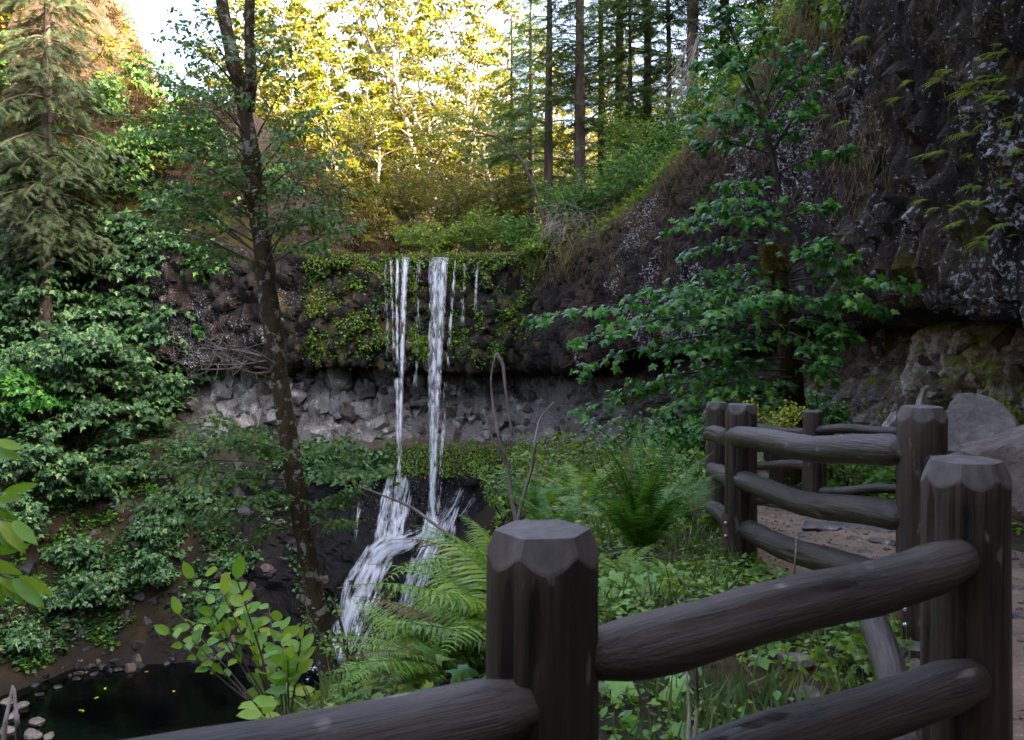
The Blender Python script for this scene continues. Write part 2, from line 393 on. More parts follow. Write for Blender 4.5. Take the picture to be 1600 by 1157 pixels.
M['fallwater'] = fall_mat('white_water', .35); M['veil'] = fall_mat('water_veil', .5, .55)

# ================================================================== THE SETTING
# cliff line in plan, left to right: X, Y, z of the top, of the overhang's lower edge, of the foot, how far it bulges, how deep the recess goes
ST = np.array([
    (-40, 74, 10, -2.0, -7.6, .3, 1.5), (-30, 73.5, 8.5, -2.0, -7.6, .4, 1.5), (-21, 71.5, 6.6, -2.2, -7.6, .6, 2.2), (-14.5, 70, 5.7, -2.2, -7.6, .8, 3.0), (-6, 70.5, 5.7, -2.4, -7.7, .8, 3.2),
    (1.5, 69, 5.8, -2.6, -7.7, .9, 3.5), (4.6, 64, 6.0, -2.0, -7.2, 1.6, 4.4), (7.6, 57, 8.0, -.6, -6.3, 1.9, 4.2), (10.3, 47, 11.0, .4, -4.6, 1.2, 3.6),
    (11.6, 38, 13.5, 1.2, -3.0, 1.0, 3.0), (11.5, 32, 19, 1.4, -2.2, .9, 2.6), (10.6, 26.5, 25, 1.6, -1.5, .9, 1.6), (7.75, 20.5, 26, 1.95, -1.0, .8, 1.1), (7.9, 14, 26, 1.8, -.7, .8, 1.0),
    (8.6, 6, 26, 1.6, -.2, 1.0, 1.5), (10, -6, 27, 2.2, .2, .8, 1.5), (12, -30, 28, 3, .6, .8, 1.5)], float)

def seg_dist(x, y, poly):
    """distance to a polyline and the sign of the nearest segment's side (+ = right of travel)"""
    best = np.full(x.shape, 1e9); sg = np.zeros(x.shape); tt = np.zeros(x.shape)
    for k in range(len(poly) - 1):
        ax, ay = poly[k]; bx, by = poly[k + 1]; dx, dy = bx - ax, by - ay; L = dx * dx + dy * dy
        u = np.clip(((x - ax) * dx + (y - ay) * dy) / L, 0, 1)
        d = np.hypot(x - ax - u * dx, y - ay - u * dy); m = d < best - 1e-9
        c = -((x - ax) * dy * -1 + (y - ay) * dx)
        best = np.where(m, d, best); sg = np.where(m, np.sign(c), sg); tt = np.where(m, k + u, tt)
    return best, sg, tt
RIM = np.array([(-10, -9), (-3.2, -.6), (-1.1, 1.0), (-.75, 2.6), (-.45, 4.5), (.1, 8), (.7, 11), (1.3, 15), (3.4, 25), (6.2, 36), (6.8, 46), (6.3, 54), (4.6, 60), (2, 66)], float)
BANK = np.array([(-70, 22), (-46, 34), (-33, 48), (-29.8, 56), (-27.5, 60.5), (-20, 62), (-14.5, 63), (-13.8, 90)], float)
_ry = ST[5:, 1][::-1]; _rx = ST[5:, 0][::-1]; _rz = ST[5:, 2][::-1]
POOLZ = -21.0

def ground(x, y, upland=False):
    x = np.atleast_1d(np.asarray(x, float)); y = np.atleast_1d(np.asarray(y, float))
    sh = x.shape; x = x.ravel(); y = y.ravel()
    d, sg, _ = seg_dist(x, y, ST[:, :2]); s = d * sg
    p3 = np.stack([x, y, np.zeros_like(x)], 1); nz = fbm(p3 / 6, 4, 3); nf = fbm(p3 / 1.1, 3, 5)
    # the shelf the path runs on, falling away over the rim
    shelf = np.interp(y, [-20, 0, 3, 5, 7.5, 10, 11.4, 15, 25, 38, 50, 60, 68], [.4, 0, 0, -.05, -.35, -.6, -.82, -1.1, -1.8, -3.2, -5.2, -6.8, -7.9])
    rd, rs, _ = seg_dist(x, y, RIM); out = np.maximum(0, -rd * rs)
    hin = shelf - np.where(out < 1.2, .78 * out, .936 + (out - 1.2) * 1.14) + nf * .05 + nz * np.minimum(.8, out * .12)
    hin = np.maximum(hin, -23 + nz * .4)
    bd, bs, _ = seg_dist(x, y, BANK); bank = np.maximum(0, -bd * bs)
    hb = POOLZ - .8 + bank * (1.22 + .5 * sstep(-26, -20, x) * sstep(50, 60, y)) + nz * np.minimum(2.0, bank * .25) + nf * .5 + np.abs(fbm(p3 / 2.6 + 9, 3, 77)) * np.minimum(1.6, bank * .5)
    hin = np.where(-bd * bs > 0, np.maximum(hin, hb), hin)
    # the uplands behind the cliff
    xc = np.interp(y, _ry, _rx, right=1.5); zt = np.interp(y, _ry, _rz, right=5.8)
    zr = zt + np.clip((.85 + .55 * sstep(62, 48, y)) * (x - xc), 0, None); zr = np.where(zr > 66, 66 + (zr - 66) * .15, zr) + nz * 1.2  # ridge raised and steepened out of view to keep the ravine shaded
    zr = np.where(x > xc - 2, 6.2 + (zr - 6.2) * (1 - sstep(80, 93, y)), 0)
    zl = 5.5 + np.interp(-x, [10.5, 22, 30, 33, 38, 60, 120], [0, 13.2, 13.4, 15.5, 26, 46, 56]) * sstep(64, 82, y) * (1 - sstep(93, 112, y))
    zl = np.where(x < -10, zl + nz * 1.3 * sstep(-12, -20, x) , 0)
    zb = 6 + 40 * sstep(98, 240, y) + nz * 1.5 * sstep(100, 130, y)
    hout = np.maximum(np.maximum(zr, np.maximum(zl, zb)), 5.4 + nf * .1)
    hout = np.where((x < -24) & (y < 80), np.maximum(np.where(y > 66, zl, -50), hb), hout)
    if upland: return hout.reshape(sh)
    w = sstep(-5.0, -8.0, s)
    left = sstep(-21, -30, x) * (y > 40)            # no cliff there: the bank runs straight up
    hin2 = np.where(left > 0, np.maximum(hin, hb), hin)
    z = hin2 * (1 - w) + hout * w
    z = np.maximum(z, np.minimum(1.25 * (-4.5 - y) * sstep(-60, -25, x), 52 + nz * 2))      # unseen slope added behind the viewer to cut frontal sky light
    return z.reshape(sh)
_dm = np.concatenate([np.arange(2, 20, .08), np.arange(20, 160, .25)])
def gd(x, y):
    """distance at which the line of sight through a photo pixel meets the ground"""
    z = CAMZ - (y - HOR) / FPX * _dm; g = ground((x - 800) / FPX * _dm, _dm); m = np.nonzero(z < g)[0]
    return float(_dm[m[0]]) if len(m) else 160.0
def gz(x, y): return float(ground(np.array([x]), np.array([y]))[0])

def axis(pieces):
    return np.unique(np.round(np.concatenate([np.arange(a, b, st) for a, b, st in pieces]), 4))
gx = axis([(-260, -80, 12), (-80, -44, 2), (-44, -8, .7), (-8, -3, .3), (-3, 6, .1), (6, 14, .4), (14, 40, 1.2), (40, 90, 4), (90, 261, 12)])
gy = axis([(-70, -10, 6), (-10, 0, .8), (0, 2, .2), (2, 14, .1), (14, 24, .4), (24, 44, .8), (44, 100, .75), (100, 180, 2), (180, 420, 14)])
GX, GY = np.meshgrid(gx, gy); GZ = ground(GX, GY)
V = np.stack([GX.ravel(), GY.ravel(), GZ.ravel()], 1); nx = len(gx)
i, j = np.meshgrid(np.arange(len(gy) - 1), np.arange(nx - 1), indexing='ij'); k0 = i * nx + j
Q = np.stack([k0, k0 + 1, k0 + nx + 1, k0 + nx], -1).reshape(-1, 4)
n1 = fbm(V / 3.0, 4, 21); n2 = fbm(V / .7, 3, 22)
colr = np.zeros((len(V), 3))
soil = np.array([.016, .0115, .008]); green = np.array([.035, .05, .014]); dry = np.array([.05, .031, .018]); rocky = np.array([.008, .007, .0062]); litter = np.array([.08, .042, .02])
colr[:] = soil
def lay(c, w): colr[:] = colr * (1 - w[:, None]) + np.array(c)[None] * w[:, None]
lay(green, sstep(.0, .4, n1) * .8)
lay(litter, sstep(.25, .5, n2) * .6)
lay(dry, sstep(70, 76, V[:, 1]) * sstep(-6, -12, V[:, 0]) * (1 - .35 * sstep(.0, .5, n1)))
lay((.07, .055, .018), sstep(95, 105, V[:, 1]) * (.6 + .4 * np.clip(n1, -1, 1)))
lay(rocky, sstep(-17, -20, V[:, 2]) * .9)
lay((.04, .03, .008), sstep(.1, .4, n2) * sstep(-16, -18.5, V[:, 2]) * sstep(-20.8, -19.5, V[:, 2]) * sstep(-20, -26, V[:, 0]))
tag(obj('ground', mesh('ground', V, Q, True, colr), M['ground']), 'forest floor and ravine slopes', 'ground', kind='structure')

# ---- cliff
arc = np.concatenate([[0], np.cumsum(np.hypot(np.diff(ST[:, 0]), np.diff(ST[:, 1])))])
us = [0.0]
while us[-1] < arc[-1]:
    X_, Y_ = np.interp(us[-1], arc, ST[:, 0]), np.interp(us[-1], arc, ST[:, 1]); D_ = math.hypot(X_, Y_)
    us.append(us[-1] + (np.clip(.0034 * D_, .058, .24) if Y_ > 11 and X_ > -30 else .8))
us = np.array(us); sm = [np.interp(us, arc, ST[:, k]) for k in range(7)]
def smooth(a, w=1.4):
    o = np.array([(a * g).sum() / g.sum() for g in (np.exp(-((us - u) / w) ** 2) for u in us)]); return o
cx_, cy_ = smooth(sm[0], 1.1), smooth(sm[1], 1.1); zt_, zo_, zb_, ov_, dp_ = [smooth(a, 2.5) for a in sm[2:]]
zo_ = zo_ + fbm(np.stack([us / 7, us * 0, us * 0], 1), 3, 9) * .55
tx, ty = np.gradient(cx_, us), np.gradient(cy_, us); tl = np.hypot(tx, ty); NX, NY = ty / tl, -tx / tl     # outward (into the bowl)
apr = np.interp(us, np.interp([0, 2, 4, 5, 6, 7, 9], range(len(ST)), arc), [1.2, 1.5, 2.2, 2.0, 2.5, 2.5, 2.0])
slope = np.interp(cx_, [-30, -18, -12, 0, 3, 8], [.9, .9, 0.02, 0.02, .8, .85])
slope = np.where(cy_ < 40, .85, slope) * .15
ctl = [(-12 + 0 * us, zt_ + slope * 12 + .1), (-1.2 + 0 * us, zt_ + slope * 1.2 + .12), (0 * us, zt_), (.25 * ov_, zt_ - .3 * (zt_ - zo_)), (.9 * ov_, zo_ + 1.1), (.55 * ov_, zo_),
       (-dp_, zo_ - .35), (-.9 * dp_, zo_ - .4 * (zo_ - zb_)), (-.25 * dp_, zb_), (apr, zb_ - .2), (apr + 1.6, zb_ - 1.9), (apr + 2.3, zb_ - 4.6), (apr + 5.0, zb_ - 9.2), (apr + 7.4, zb_ * 0 - 22.5)]
cnt = [5, 5, 26, 56, 8, 10, 15, 16, 6, 10, 12, 24, 16]
vp = []; reg = []
for k, c in enumerate(cnt):
    for q in range(c): vp.append(k + q / c)
vp.append(len(cnt)); vp = np.array(vp)
S2 = np.array([c[0] for c in ctl]); Z2 = np.array([c[1] for c in ctl])
k = np.minimum(vp.astype(int), len(cnt) - 1); f = (vp - k)[:, None]
# smooth the profile's corners a little
def cr(A):
    p0 = A[np.maximum(k - 1, 0)]; p1 = A[k]; p2 = A[k + 1]; p3 = A[np.minimum(k + 2, len(A) - 1)]
    lin = p1 * (1 - f) + p2 * f
    c = .5 * (2 * p1 + (p2 - p0) * f + (2 * p0 - 5 * p1 + 4 * p2 - p3) * f ** 2 + (3 * p1 - p0 - 3 * p2 + p3) * f ** 3)
    return lin * .6 + c * .4
SS, ZZ = cr(S2), cr(Z2)
nv, nu = SS.shape
CV = np.stack([cx_[None] + NX[None] * SS, cy_[None] + NY[None] * SS, ZZ], -1)
flat = CV.reshape(-1, 3); VV = np.repeat(vp, nu); Dst = np.hypot(flat[:, 0], flat[:, 1]); nxx = np.tile(NX, nv); nyy = np.tile(NY, nv); UU = np.tile(us, nv)
top = VV < 1.001
flat[:, 2] = np.where(VV < 1.9, np.maximum(flat[:, 2] * 0 + ground(flat[:, 0], flat[:, 1], True) + .12, -30) * (1 - sstep(1.0, 1.9, VV)) + flat[:, 2] * sstep(1.0, 1.9, VV), flat[:, 2])
sc_ = np.clip(.0066 * Dst, .16, .44)
near = sstep(30, 24, Dst)
# coordinates along the face, so that the lumps hang as short columns
fc = np.stack([UU / (sc_ * 1.5), flat[:, 2] / (sc_ * 2.6), VV * .15], 1)
f1, f2, rid = worley(fc, 4); f1b, f2b, ridb = worley(np.stack([UU / (sc_ * 4), flat[:, 2] / (sc_ * 4.5), VV * .1], 1), 8)
lump = ((.55 - f1) * sc_ * 2.6 + (rid - .5) * sc_ * 1.6) * (1 + .35 * near)
big = fbm(flat / 5, 4, 31) * 1.0 + fbm(flat / 1.6, 3, 33) * .35
block = (ridb - .5) * sc_ * 3.2 + np.minimum(f2b - f1b, .25) * sc_ * 3 + (rid - .5) * sc_ * .9
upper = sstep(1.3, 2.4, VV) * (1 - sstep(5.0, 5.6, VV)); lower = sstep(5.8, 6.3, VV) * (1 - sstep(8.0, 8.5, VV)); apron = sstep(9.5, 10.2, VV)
disp = upper * (lump + big * (.45 + .5 * sstep(30, 60, Dst))) + lower * (block + big * .4) + apron * (big * .9 + (.5 - f1b) * .55 + lump * .5)
lipw = np.where((cx_[None].repeat(nv, 0).ravel() < 3) & (flat[:, 1] > 50), sstep(2.0, 2.8, VV), sstep(1.4, 2.05, VV)); disp = np.where(VV < 2.9, disp * lipw, disp)
flat[:, 0] += nxx * disp; flat[:, 1] += nyy * disp; flat[:, 2] += fbm(flat / 1.2, 3, 41) * .18 * sstep(2.2, 3, VV) - upper * sstep(4.0, 4.9, VV) * (.6 - f1) * sc_ * 1.6
# ceiling lumps hanging off the overhang
k0 = (np.arange(nv - 1)[:, None] * nu + np.arange(nu - 1)[None, :])
CQ = np.stack([k0, k0 + nu, k0 + nu + 1, k0 + 1], -1).reshape(-1, 4)
n3 = fbm(flat / 2.2, 4, 51); n4 = fbm(flat / .8, 3, 52); n5 = fbm(np.stack([UU / .5, flat[:, 2] / 5, UU * 0], 1), 3, 55)
colr = np.zeros((len(flat), 3)); colr[:] = (.034, .027, .023)
lay((.085, .054, .036), sstep(-.1, .5, n3) * upper * .8)
lay((.026, .022, .02), sstep(.1, .5, n5) * upper * .8)
lay((.085, .068, .048), sstep(-.25, .35, n4) * upper * near * .9)
fallx = sstep(-18.5, -15, flat[:, 0]) * (1 - sstep(1, 4, flat[:, 0])) * (flat[:, 1] > 60)
lay((.022, .02, .017), fallx * upper * .75)
lay((.27, .245, .22), lower * (.75 + .25 * n3))
lay((.50, .48, .43), lower * sstep(.0, .35, n3) * sstep(-3.5, -10, flat[:, 0]) * .9)
lay((.075, .055, .042), lower * sstep(.15, .4, n4) * .8)
lay((.012, .010, .009), sstep(4.9, 5.3, VV) * (1 - sstep(6.0, 6.6, VV)) * .8)  # undercut ceiling darkened: overhang shade put into the rock colour
lay((.10, .08, .062), sstep(7.9, 8.3, VV) * (1 - sstep(9.6, 10, VV)))
lay((.025, .03, .012), sstep(8.9, 9.2, VV) * (1 - sstep(10.0, 10.5, VV)) * .8)
lay((.55, .52, .47), lower * near * .85)
lay((.006, .006, .0065), apron)
lay((.016, .012, .009), apron * sstep(-12.5, -17, flat[:, 0]) * .9)
lay((.034, .022, .013), 1 - sstep(1.0, 1.9, VV))
lay((.10, .072, .04), sstep(3, 7, flat[:, 0]) * sstep(30, 40, Dst) * (1 - sstep(2.2, 3.3, VV)) * .8)
lichen = upper * (.2 + .9 * sstep(-.1, .4, fbm(flat * [1, 1, .45] / (4 - 2.2 * near)[:, None], 3, 61))) * (1 - .4 * fallx * (1 - sstep(3.3, 4.2, VV))) + lower * .55 + near * upper * .3
moss = upper * fallx * .45 + sstep(.0, .5, n3) * upper * .25 + lower * sstep(2, 8, flat[:, 0]) * (.5 - .3 * near) + (1 - sstep(1.5, 2.2, VV)) * sstep(1.0, 1.5, VV) * .8 + near * .25
wet = apron
msk = np.stack([np.clip(lichen, 0, 1) * (1 - apron) * (1 - sstep(5.1, 5.4, VV) * (1 - sstep(6, 6.6, VV))), np.clip(moss, 0, 1) * (1 - apron), np.clip(wet, 0, 1)], 1)
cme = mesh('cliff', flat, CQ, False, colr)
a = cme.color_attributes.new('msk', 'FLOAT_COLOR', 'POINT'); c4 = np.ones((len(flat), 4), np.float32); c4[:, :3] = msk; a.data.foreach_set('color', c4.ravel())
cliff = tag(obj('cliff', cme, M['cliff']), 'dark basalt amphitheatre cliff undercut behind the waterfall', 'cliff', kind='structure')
CG = flat.reshape(nv, nu, 3)
BVH = BVHTree.FromPolygons([tuple(v) for v in flat], [tuple(q) for q in CQ])
cam_o = Vector((0, 0, CAMZ))
def ray(x, y):
    """first point of the cliff seen through a photo pixel, and its normal"""
    d = Vector(P(x, y, 1.0)) - cam_o; h = BVH.ray_cast(cam_o, d.normalized())
    if h[0] is None: return None, None
    n = h[1]; n = n if n.dot(d) < 0 else -n
    return np.array(h[0]), np.array(n)

# loose blocks: convex faceted stones, meshes shared
def hull_rock(seed, n=16, sq=(1, 1, 1)):
    import bmesh
    r = random.Random(seed); bm = bmesh.new()
    for _ in range(n):
        v = Vector((r.gauss(0, 1), r.gauss(0, 1), r.gauss(0, 1))).normalized() * r.uniform(.8, 1.05)
        v = Vector([max(-.72, min(.72, a)) * b for a, b in zip(v, sq)]); bm.verts.new(v)
    g = bmesh.ops.convex_hull(bm, input=bm.verts)
    bmesh.ops.delete(bm, geom=list({e for e in g['geom_interior'] + g['geom_unused'] if isinstance(e, bmesh.types.BMVert)}), context='VERTS')
    bmesh.ops.recalc_face_normals(bm, faces=bm.faces)
    me = bpy.data.meshes.new('rock'); bm.to_mesh(me); bm.free(); return me
ROCKS = {c: [hull_rock(100 + s + q * 10, 16, (1, .8, .9 if s % 2 else 1.2)) for s in range(7)] for q, c in enumerate(('rubble', 'rubble_dark', 'wetrock'))}
rng = np.random.default_rng(7)
def put_rock(parent, p, size, kind, rg=rng):
    me = ROCKS[kind][rg.integers(7)]
    return obj('rock', me, M[kind], parent, p, tuple(rg.uniform(0, 6.28, 3)), tuple(size * rg.uniform(.75, 1.3, 3)))
cnt_r = 0
for _ in range(900):                                   # blocks standing proud of the pale band under the overhang
    x, y = rng.uniform(350, 1000), rng.uniform(575, 690)
    if cnt_r >= 200: break
    p, n = ray(x, y)
    if p is None or p[1] < 50 or p[2] > -2.6: continue
    s = rng.uniform(.3, .85) * (1.35 if x < 620 else .8)
    put_rock(cliff, p - n * s * .25, s, 'rubble' if rng.random() < (.8 if x < 620 else .5) else 'rubble_dark'); cnt_r += 1
for _ in range(300):                                   # and under the near overhang on the right
    x, y = rng.uniform(1290, 1600), rng.uniform(520, 660)
    if cnt_r >= 275: break
    p, n = ray(x, y)
    if p is None or p[2] > 1.2: continue
    s = rng.uniform(.12, .34)
    put_rock(cliff, p - n * s * .3, s, 'rubble' if rng.random() < .7 else 'rubble_dark'); cnt_r += 1

grd = bpy.data.objects['ground']; cnt_r = 0
while cnt_r < 170:                                     # stones sticking out of the left bank
    x, y = rng.uniform(0, 500), rng.uniform(660, 1045); D = gd(x, y)
    if D > 90 or D < 40: cnt_r += 1; continue
    s = rng.uniform(.2, .7); p = P(x, y, D); put_rock(grd, p - np.array([0, -.15, .1]) * s, s, 'wetrock' if y > 880 and rng.random() < .8 else 'rubble_dark'); cnt_r += 1

for q in range(110):                                  # stones along the far shore and on the dark rock left of the falls
    if q < 50: x = rng.uniform(20, 480); y = 1046 - 26 * min(1, max(0, (x - 100) / 300)) + (40 * max(0, (100 - x) / 100)) + rng.normal(0, 7); D = min(gd(x, y), (CAMZ - POOLZ) * FPX / (y - HOR)); p = P(x, y, D); s = rng.uniform(.15, .5)
    else:
        h_, n_ = ray(rng.uniform(300, 505), rng.uniform(705, 1010))
        if h_ is None: continue
        p = h_ - n_ * .1; s = rng.uniform(.25, .9)
    if p[1] > 40: put_rock(grd if q < 50 else cliff, p, s, 'wetrock' if rng.random() < .7 else 'rubble_dark')

# ---- pool
pv = []; nw = 90
xs = np.linspace(-95, 4, nw); ys = np.linspace(10, 72, nw); A, B = np.meshgrid(xs, ys)
Vp = np.stack([A.ravel(), B.ravel(), np.full(A.size, POOLZ) + fbm(np.stack([A.ravel(), B.ravel(), A.ravel() * 0], 1) / 1.5, 2, 71) * .015], 1)
k0 = (np.arange(nw - 1)[:, None] * nw + np.arange(nw - 1)[None, :]); Qp = np.stack([k0, k0 + 1, k0 + nw + 1, k0 + nw], -1).reshape(-1, 4)
tag(obj('water', mesh('water', Vp, Qp, True), M['water']), 'still black pool under the waterfall', 'pool', kind='structure')

# ---- path: a sheet laid over the shelf
PATH = np.array([(2.6, -4, 2.6), (2.7, 1, 2.4), (3.05, 3.5, 1.7), (3.35, 5.5, 1.5), (3.15, 7.6, 1.3), (3.0, 9.6, .9), (2.85, 11.5, .75), (3.1, 14, .8), (4.6, 20, .8), (7.2, 30, .8), (8.4, 40, .8), (7.6, 48, .8), (4.6, 60, .8)], float)
t = np.linspace(0, len(PATH) - 1, 420); pc = np.stack([np.interp(t, range(len(PATH)), PATH[:, k]) for k in range(3)], 1)
for _ in range(6): pc[1:-1] = (pc[:-2] + 2 * pc[1:-1] + pc[2:]) / 4
tg = nrm(np.gradient(pc[:, :2], axis=0)); no = np.stack([tg[:, 1], -tg[:, 0]], 1); w = np.linspace(-1, 1, 33)
wob = 1 + .18 * fbm(np.stack([t * 2, t * 0, t * 0], 1), 3, 81)
PX = pc[:, None, 0] + no[:, None, 0] * w * (pc[:, 2] * wob)[:, None]; PY = pc[:, None, 1] + no[:, None, 1] * w * (pc[:, 2] * wob)[:, None]
PZ = ground(PX, PY) + .035 * (1 - (w[None] ** 2) ** 3) - .012
pf = np.stack([PX.ravel(), PY.ravel(), PZ.ravel()], 1); e = np.tile(1 - w ** 6, len(t))
pf[:, 2] += (fbm(pf / .35, 4, 83) * .03 + np.clip(fbm(pf / .12, 2, 85), 0, 1) * .02) * e
nw = len(w); k0 = (np.arange(len(t) - 1)[:, None] * nw + np.arange(nw - 1)[None, :])
path = tag(obj('path', mesh('path', pf, np.stack([k0, k0 + 1, k0 + nw + 1, k0 + nw], -1).reshape(-1, 4), True), M['path']), 'trodden brown dirt trail curving past the log fence', 'path', kind='structure')

# ================================================================== WATERFALL
rng = np.random.default_rng(11)
DROP = (np.array([(0, 0, 0), (.5, .35, 0), (0, 1, 0), (-.5, .35, 0), (0, .35, .5), (0, .35, -.5)], float), np.array([(0, 1, 2), (0, 2, 3), (0, 4, 2), (0, 2, 5)]))
def drops(pos, d, length, width):
    d = nrm(d); a = nrm(np.cross(d, rng.normal(size=d.shape))); b = np.cross(d, a); tv, tf = DROP
    L = np.asarray(length)[:, None, None]; W = np.asarray(width)[:, None, None]
    V = pos[:, None, :] + tv[None, :, 0:1] * W * a[:, None] + tv[None, :, 1:2] * L * d[:, None] + tv[None, :, 2:3] * W * b[:, None]
    return V.reshape(-1, 3), (tf[None] + (np.arange(len(pos)) * len(tv))[:, None, None]).reshape(-1, 3)
fall = thing('waterfall', 'thin white waterfall dropping from the dark cliff lip into the black pool', 'waterfall', P(640, 1035, 62.3))
# free-falling streams: pixel column at the lip and where they land, half width at top and below, density
FALLS = [(634, 402, 624, 745, 6, 3.5, 3000), (622, 402, 622, 745, 4, 3.5, 1300), (611, 402, 618, 600, 3, 4, 520), (694, 402, 676, 805, 8, 4.5, 3900), (682, 402, 674, 805, 8, 5, 2600), (712, 404, 684, 800, 4, 5, 750), (672, 403, 671, 640, 3, 4, 320),
         (746, 408, 742, 480, 3, 5, 150), (727, 406, 722, 500, 4, 6, 110), (655, 404, 650, 600, 8, 8, 160), (602, 404, 606, 560, 3, 7, 110)]
fx0 = fall.location
for (xa, ya, xb, yb, wa, wb, n) in FALLS:
    Dl = 69.6; A_ = P(xa, ya, Dl); h, _ = ray(xb, yb); Db = min(68.2, (h[1] if h is not None else 66)) if yb > 690 else 68.9
    B_ = P(xb, yb, Db); n = int(n * 2.6); t = rng.random(n) ** .85
    g = .55 * t + .45 * t ** 2
    wpx = .48 * (wa + (wb - wa) * np.minimum(1, t * 1.6)); q_ = np.clip(rng.normal(0, .55, n), -1.4, 1.4)
    off = q_ * wpx / FPX * 69 * (1 + .3 * vnoise(np.stack([t * 8, q_, t * 0], 1), 9))
    clump = fbm(np.stack([t * 30, off * 4.5, np.full(n, xa * 1.7)], 1), 3, 5)
    keep = rng.random(n) < (.24 + 1.5 * clump + (t < .15) * .25); t, off = t[keep], off[keep]; n = len(t)
    pos = A_ + (B_ - A_) * t[:, None]; pos[:, 1] = A_[1] + (B_[1] - A_[1]) * t ** .55 + rng.normal(0, .18, n)
    pos[:, 0] += off
    V, F = drops(pos, np.stack([rng.normal(0, .03, n), rng.normal(0, .03, n), -np.ones(n)], 1), rng.uniform(.12, .8, n), rng.uniform(.005, .016, n))
    tag(obj('stream', mesh('stream', V - np.array(fx0), F), M['fallwater'], fall), kind='stuff')
    if wa >= 6 and yb > 700:                                              # the thin sheet of water between the drops
        tt = np.linspace(0, 1, 80); cc = A_ + (B_ - A_) * tt[:, None]; cc[:, 1] = A_[1] + (B_[1] - A_[1]) * tt ** .55
        ww = (wa + (wb - wa) * np.minimum(1, tt * 1.6)) / FPX * 66; q = np.linspace(-1, 1, 9)
        Vs = cc[:, None, :] + np.stack([q[None] * ww[:, None], .25 * np.cos(q * 5)[None] * ww[:, None], q[None] * 0 * ww[:, None]], -1)
        k0 = (np.arange(79)[:, None] * 9 + np.arange(8)[None]); Qs = np.stack([k0, k0 + 1, k0 + 10, k0 + 9], -1).reshape(-1, 4)
        obj('veil', mesh('veil', Vs.reshape(-1, 3) - np.array(fx0), Qs, True), M['veil'], fall)
# cascades running over the black rock: traced lines laid on the rock face
CASC = [([(610, 742), (601, 790), (596, 835)], 5, 1400), ([(624, 742), (622, 790), (612, 838)], 9, 2200), ([(640, 748), (632, 800), (622, 840)], 5, 700),
        ([(628, 838), (590, 862), (566, 905), (548, 965), (532, 1030)], 12, 5200), ([(610, 846), (582, 880), (562, 930), (540, 1000), (530, 1032)], 9, 2600), ([(650, 845), (606, 866), (585, 925), (568, 985), (556, 1035)], 8, 1800),
        ([(676, 800), (672, 830), (640, 846), (612, 852)], 9, 1700), ([(724, 762), (716, 778), (702, 796), (690, 812)], 5, 130), ([(684, 806), (668, 850), (648, 890), (634, 950)], 7, 1300), ([(688, 810), (678, 850), (664, 890), (650, 945)], 6, 1000),
        ([(700, 812), (690, 840), (676, 880), (664, 950)], 4, 500), ([(580, 850), (562, 880), (546, 905), (538, 950)], 4, 500), ([(716, 790), (708, 812), (704, 825)], 4, 200), ([(562, 780), (560, 800), (556, 830)], 2, 60), ([(745, 775), (735, 790), (722, 806)], 3, 40)]
for pts, wd, n in CASC:
    pts = np.array(pts, float); tt = np.linspace(0, len(pts) - 1, 40)
    xs_ = np.interp(tt, range(len(pts)), pts[:, 0]); ys_ = np.interp(tt, range(len(pts)), pts[:, 1])
    for _ in range(4): xs_[1:-1] = (xs_[:-2] + 2 * xs_[1:-1] + xs_[2:]) / 4; ys_[1:-1] = (ys_[:-2] + 2 * ys_[1:-1] + ys_[2:]) / 4
    L3 = []; N3 = []
    for a_, b_ in zip(xs_, ys_):
        p, nn = ray(a_, b_)
        if p is None or p[2] < POOLZ: p = P(a_, b_, 22.6 * FPX / max(300, b_ - HOR)); nn = np.array([0, -.5, .8])
        L3.append(p); N3.append(nn)
    L3 = np.array(L3); L3[1:-1] = (L3[:-2] + L3[1:-1] * 2 + L3[2:]) / 4; N3 = nrm(np.array(N3) + np.array([0, -.6, .3])); T3 = nrm(np.gradient(L3, axis=0))
    n = int(n * 2.5); u = rng.random(n) * 39; lane = rng.integers(0, 9, n) / 8 * 2 - 1
    c = np.stack([np.interp(u, range(40), L3[:, q]) for q in range(3)], 1); tg_ = np.stack([np.interp(u, range(40), T3[:, q]) for q in range(3)], 1); nn = np.stack([np.interp(u, range(40), N3[:, q]) for q in range(3)], 1)
    clump = vnoise(np.stack([u * .5, lane * 4, np.full(n, pts[0, 0])], 1), 15); keep = rng.random(n) < .30 + .8 * clump
    side = nrm(np.cross(tg_, nn)); wid = wd / FPX * 64 * (.8 + .7 * u / 39)
    c = c + side * (lane * 1.0 + rng.normal(0, .12, n) + .5 * vnoise(np.stack([u * .35, lane * 7, np.full(n, pts[0, 1])], 1), 19))[:, None] * wid[:, None] + nn * (.08 + rng.exponential(.06, n))[:, None]
    c, tg_ = c[keep], tg_[keep]; n = len(c)
    V, F = drops(c, tg_ + rng.normal(0, .025, (n, 3)), rng.uniform(.3, 1.3, n), rng.uniform(.004, .010, n))
    tag(obj('cascade', mesh('cascade', V - np.array(fx0), F), M['fallwater'], fall), kind='stuff')
n = 1500; c = P(545, 1040, 62)[None] + rng.normal(0, 1, (n, 3)) * [1.9, .7, 0]; c[:, 2] = POOLZ + .03 + rng.exponential(.06, n)
V, F = drops(c, rng.normal(0, 1, (n, 3)) * [1, 1, .15], rng.uniform(.06, .25, n), rng.uniform(.03, .08, n))
tag(obj('foam', mesh('foam', V - np.array(fx0), F), M['fallwater'], fall), kind='stuff')
n = 2600; c = P(640, 790, 66)[None] + rng.normal(0, 1, (n, 3)) * [2.6, .6, 1.6]
V, F = drops(c, rng.normal(0, .3, (n, 3)) - [0, 0, 1], rng.uniform(.04, .12, n), rng.uniform(.006, .014, n))
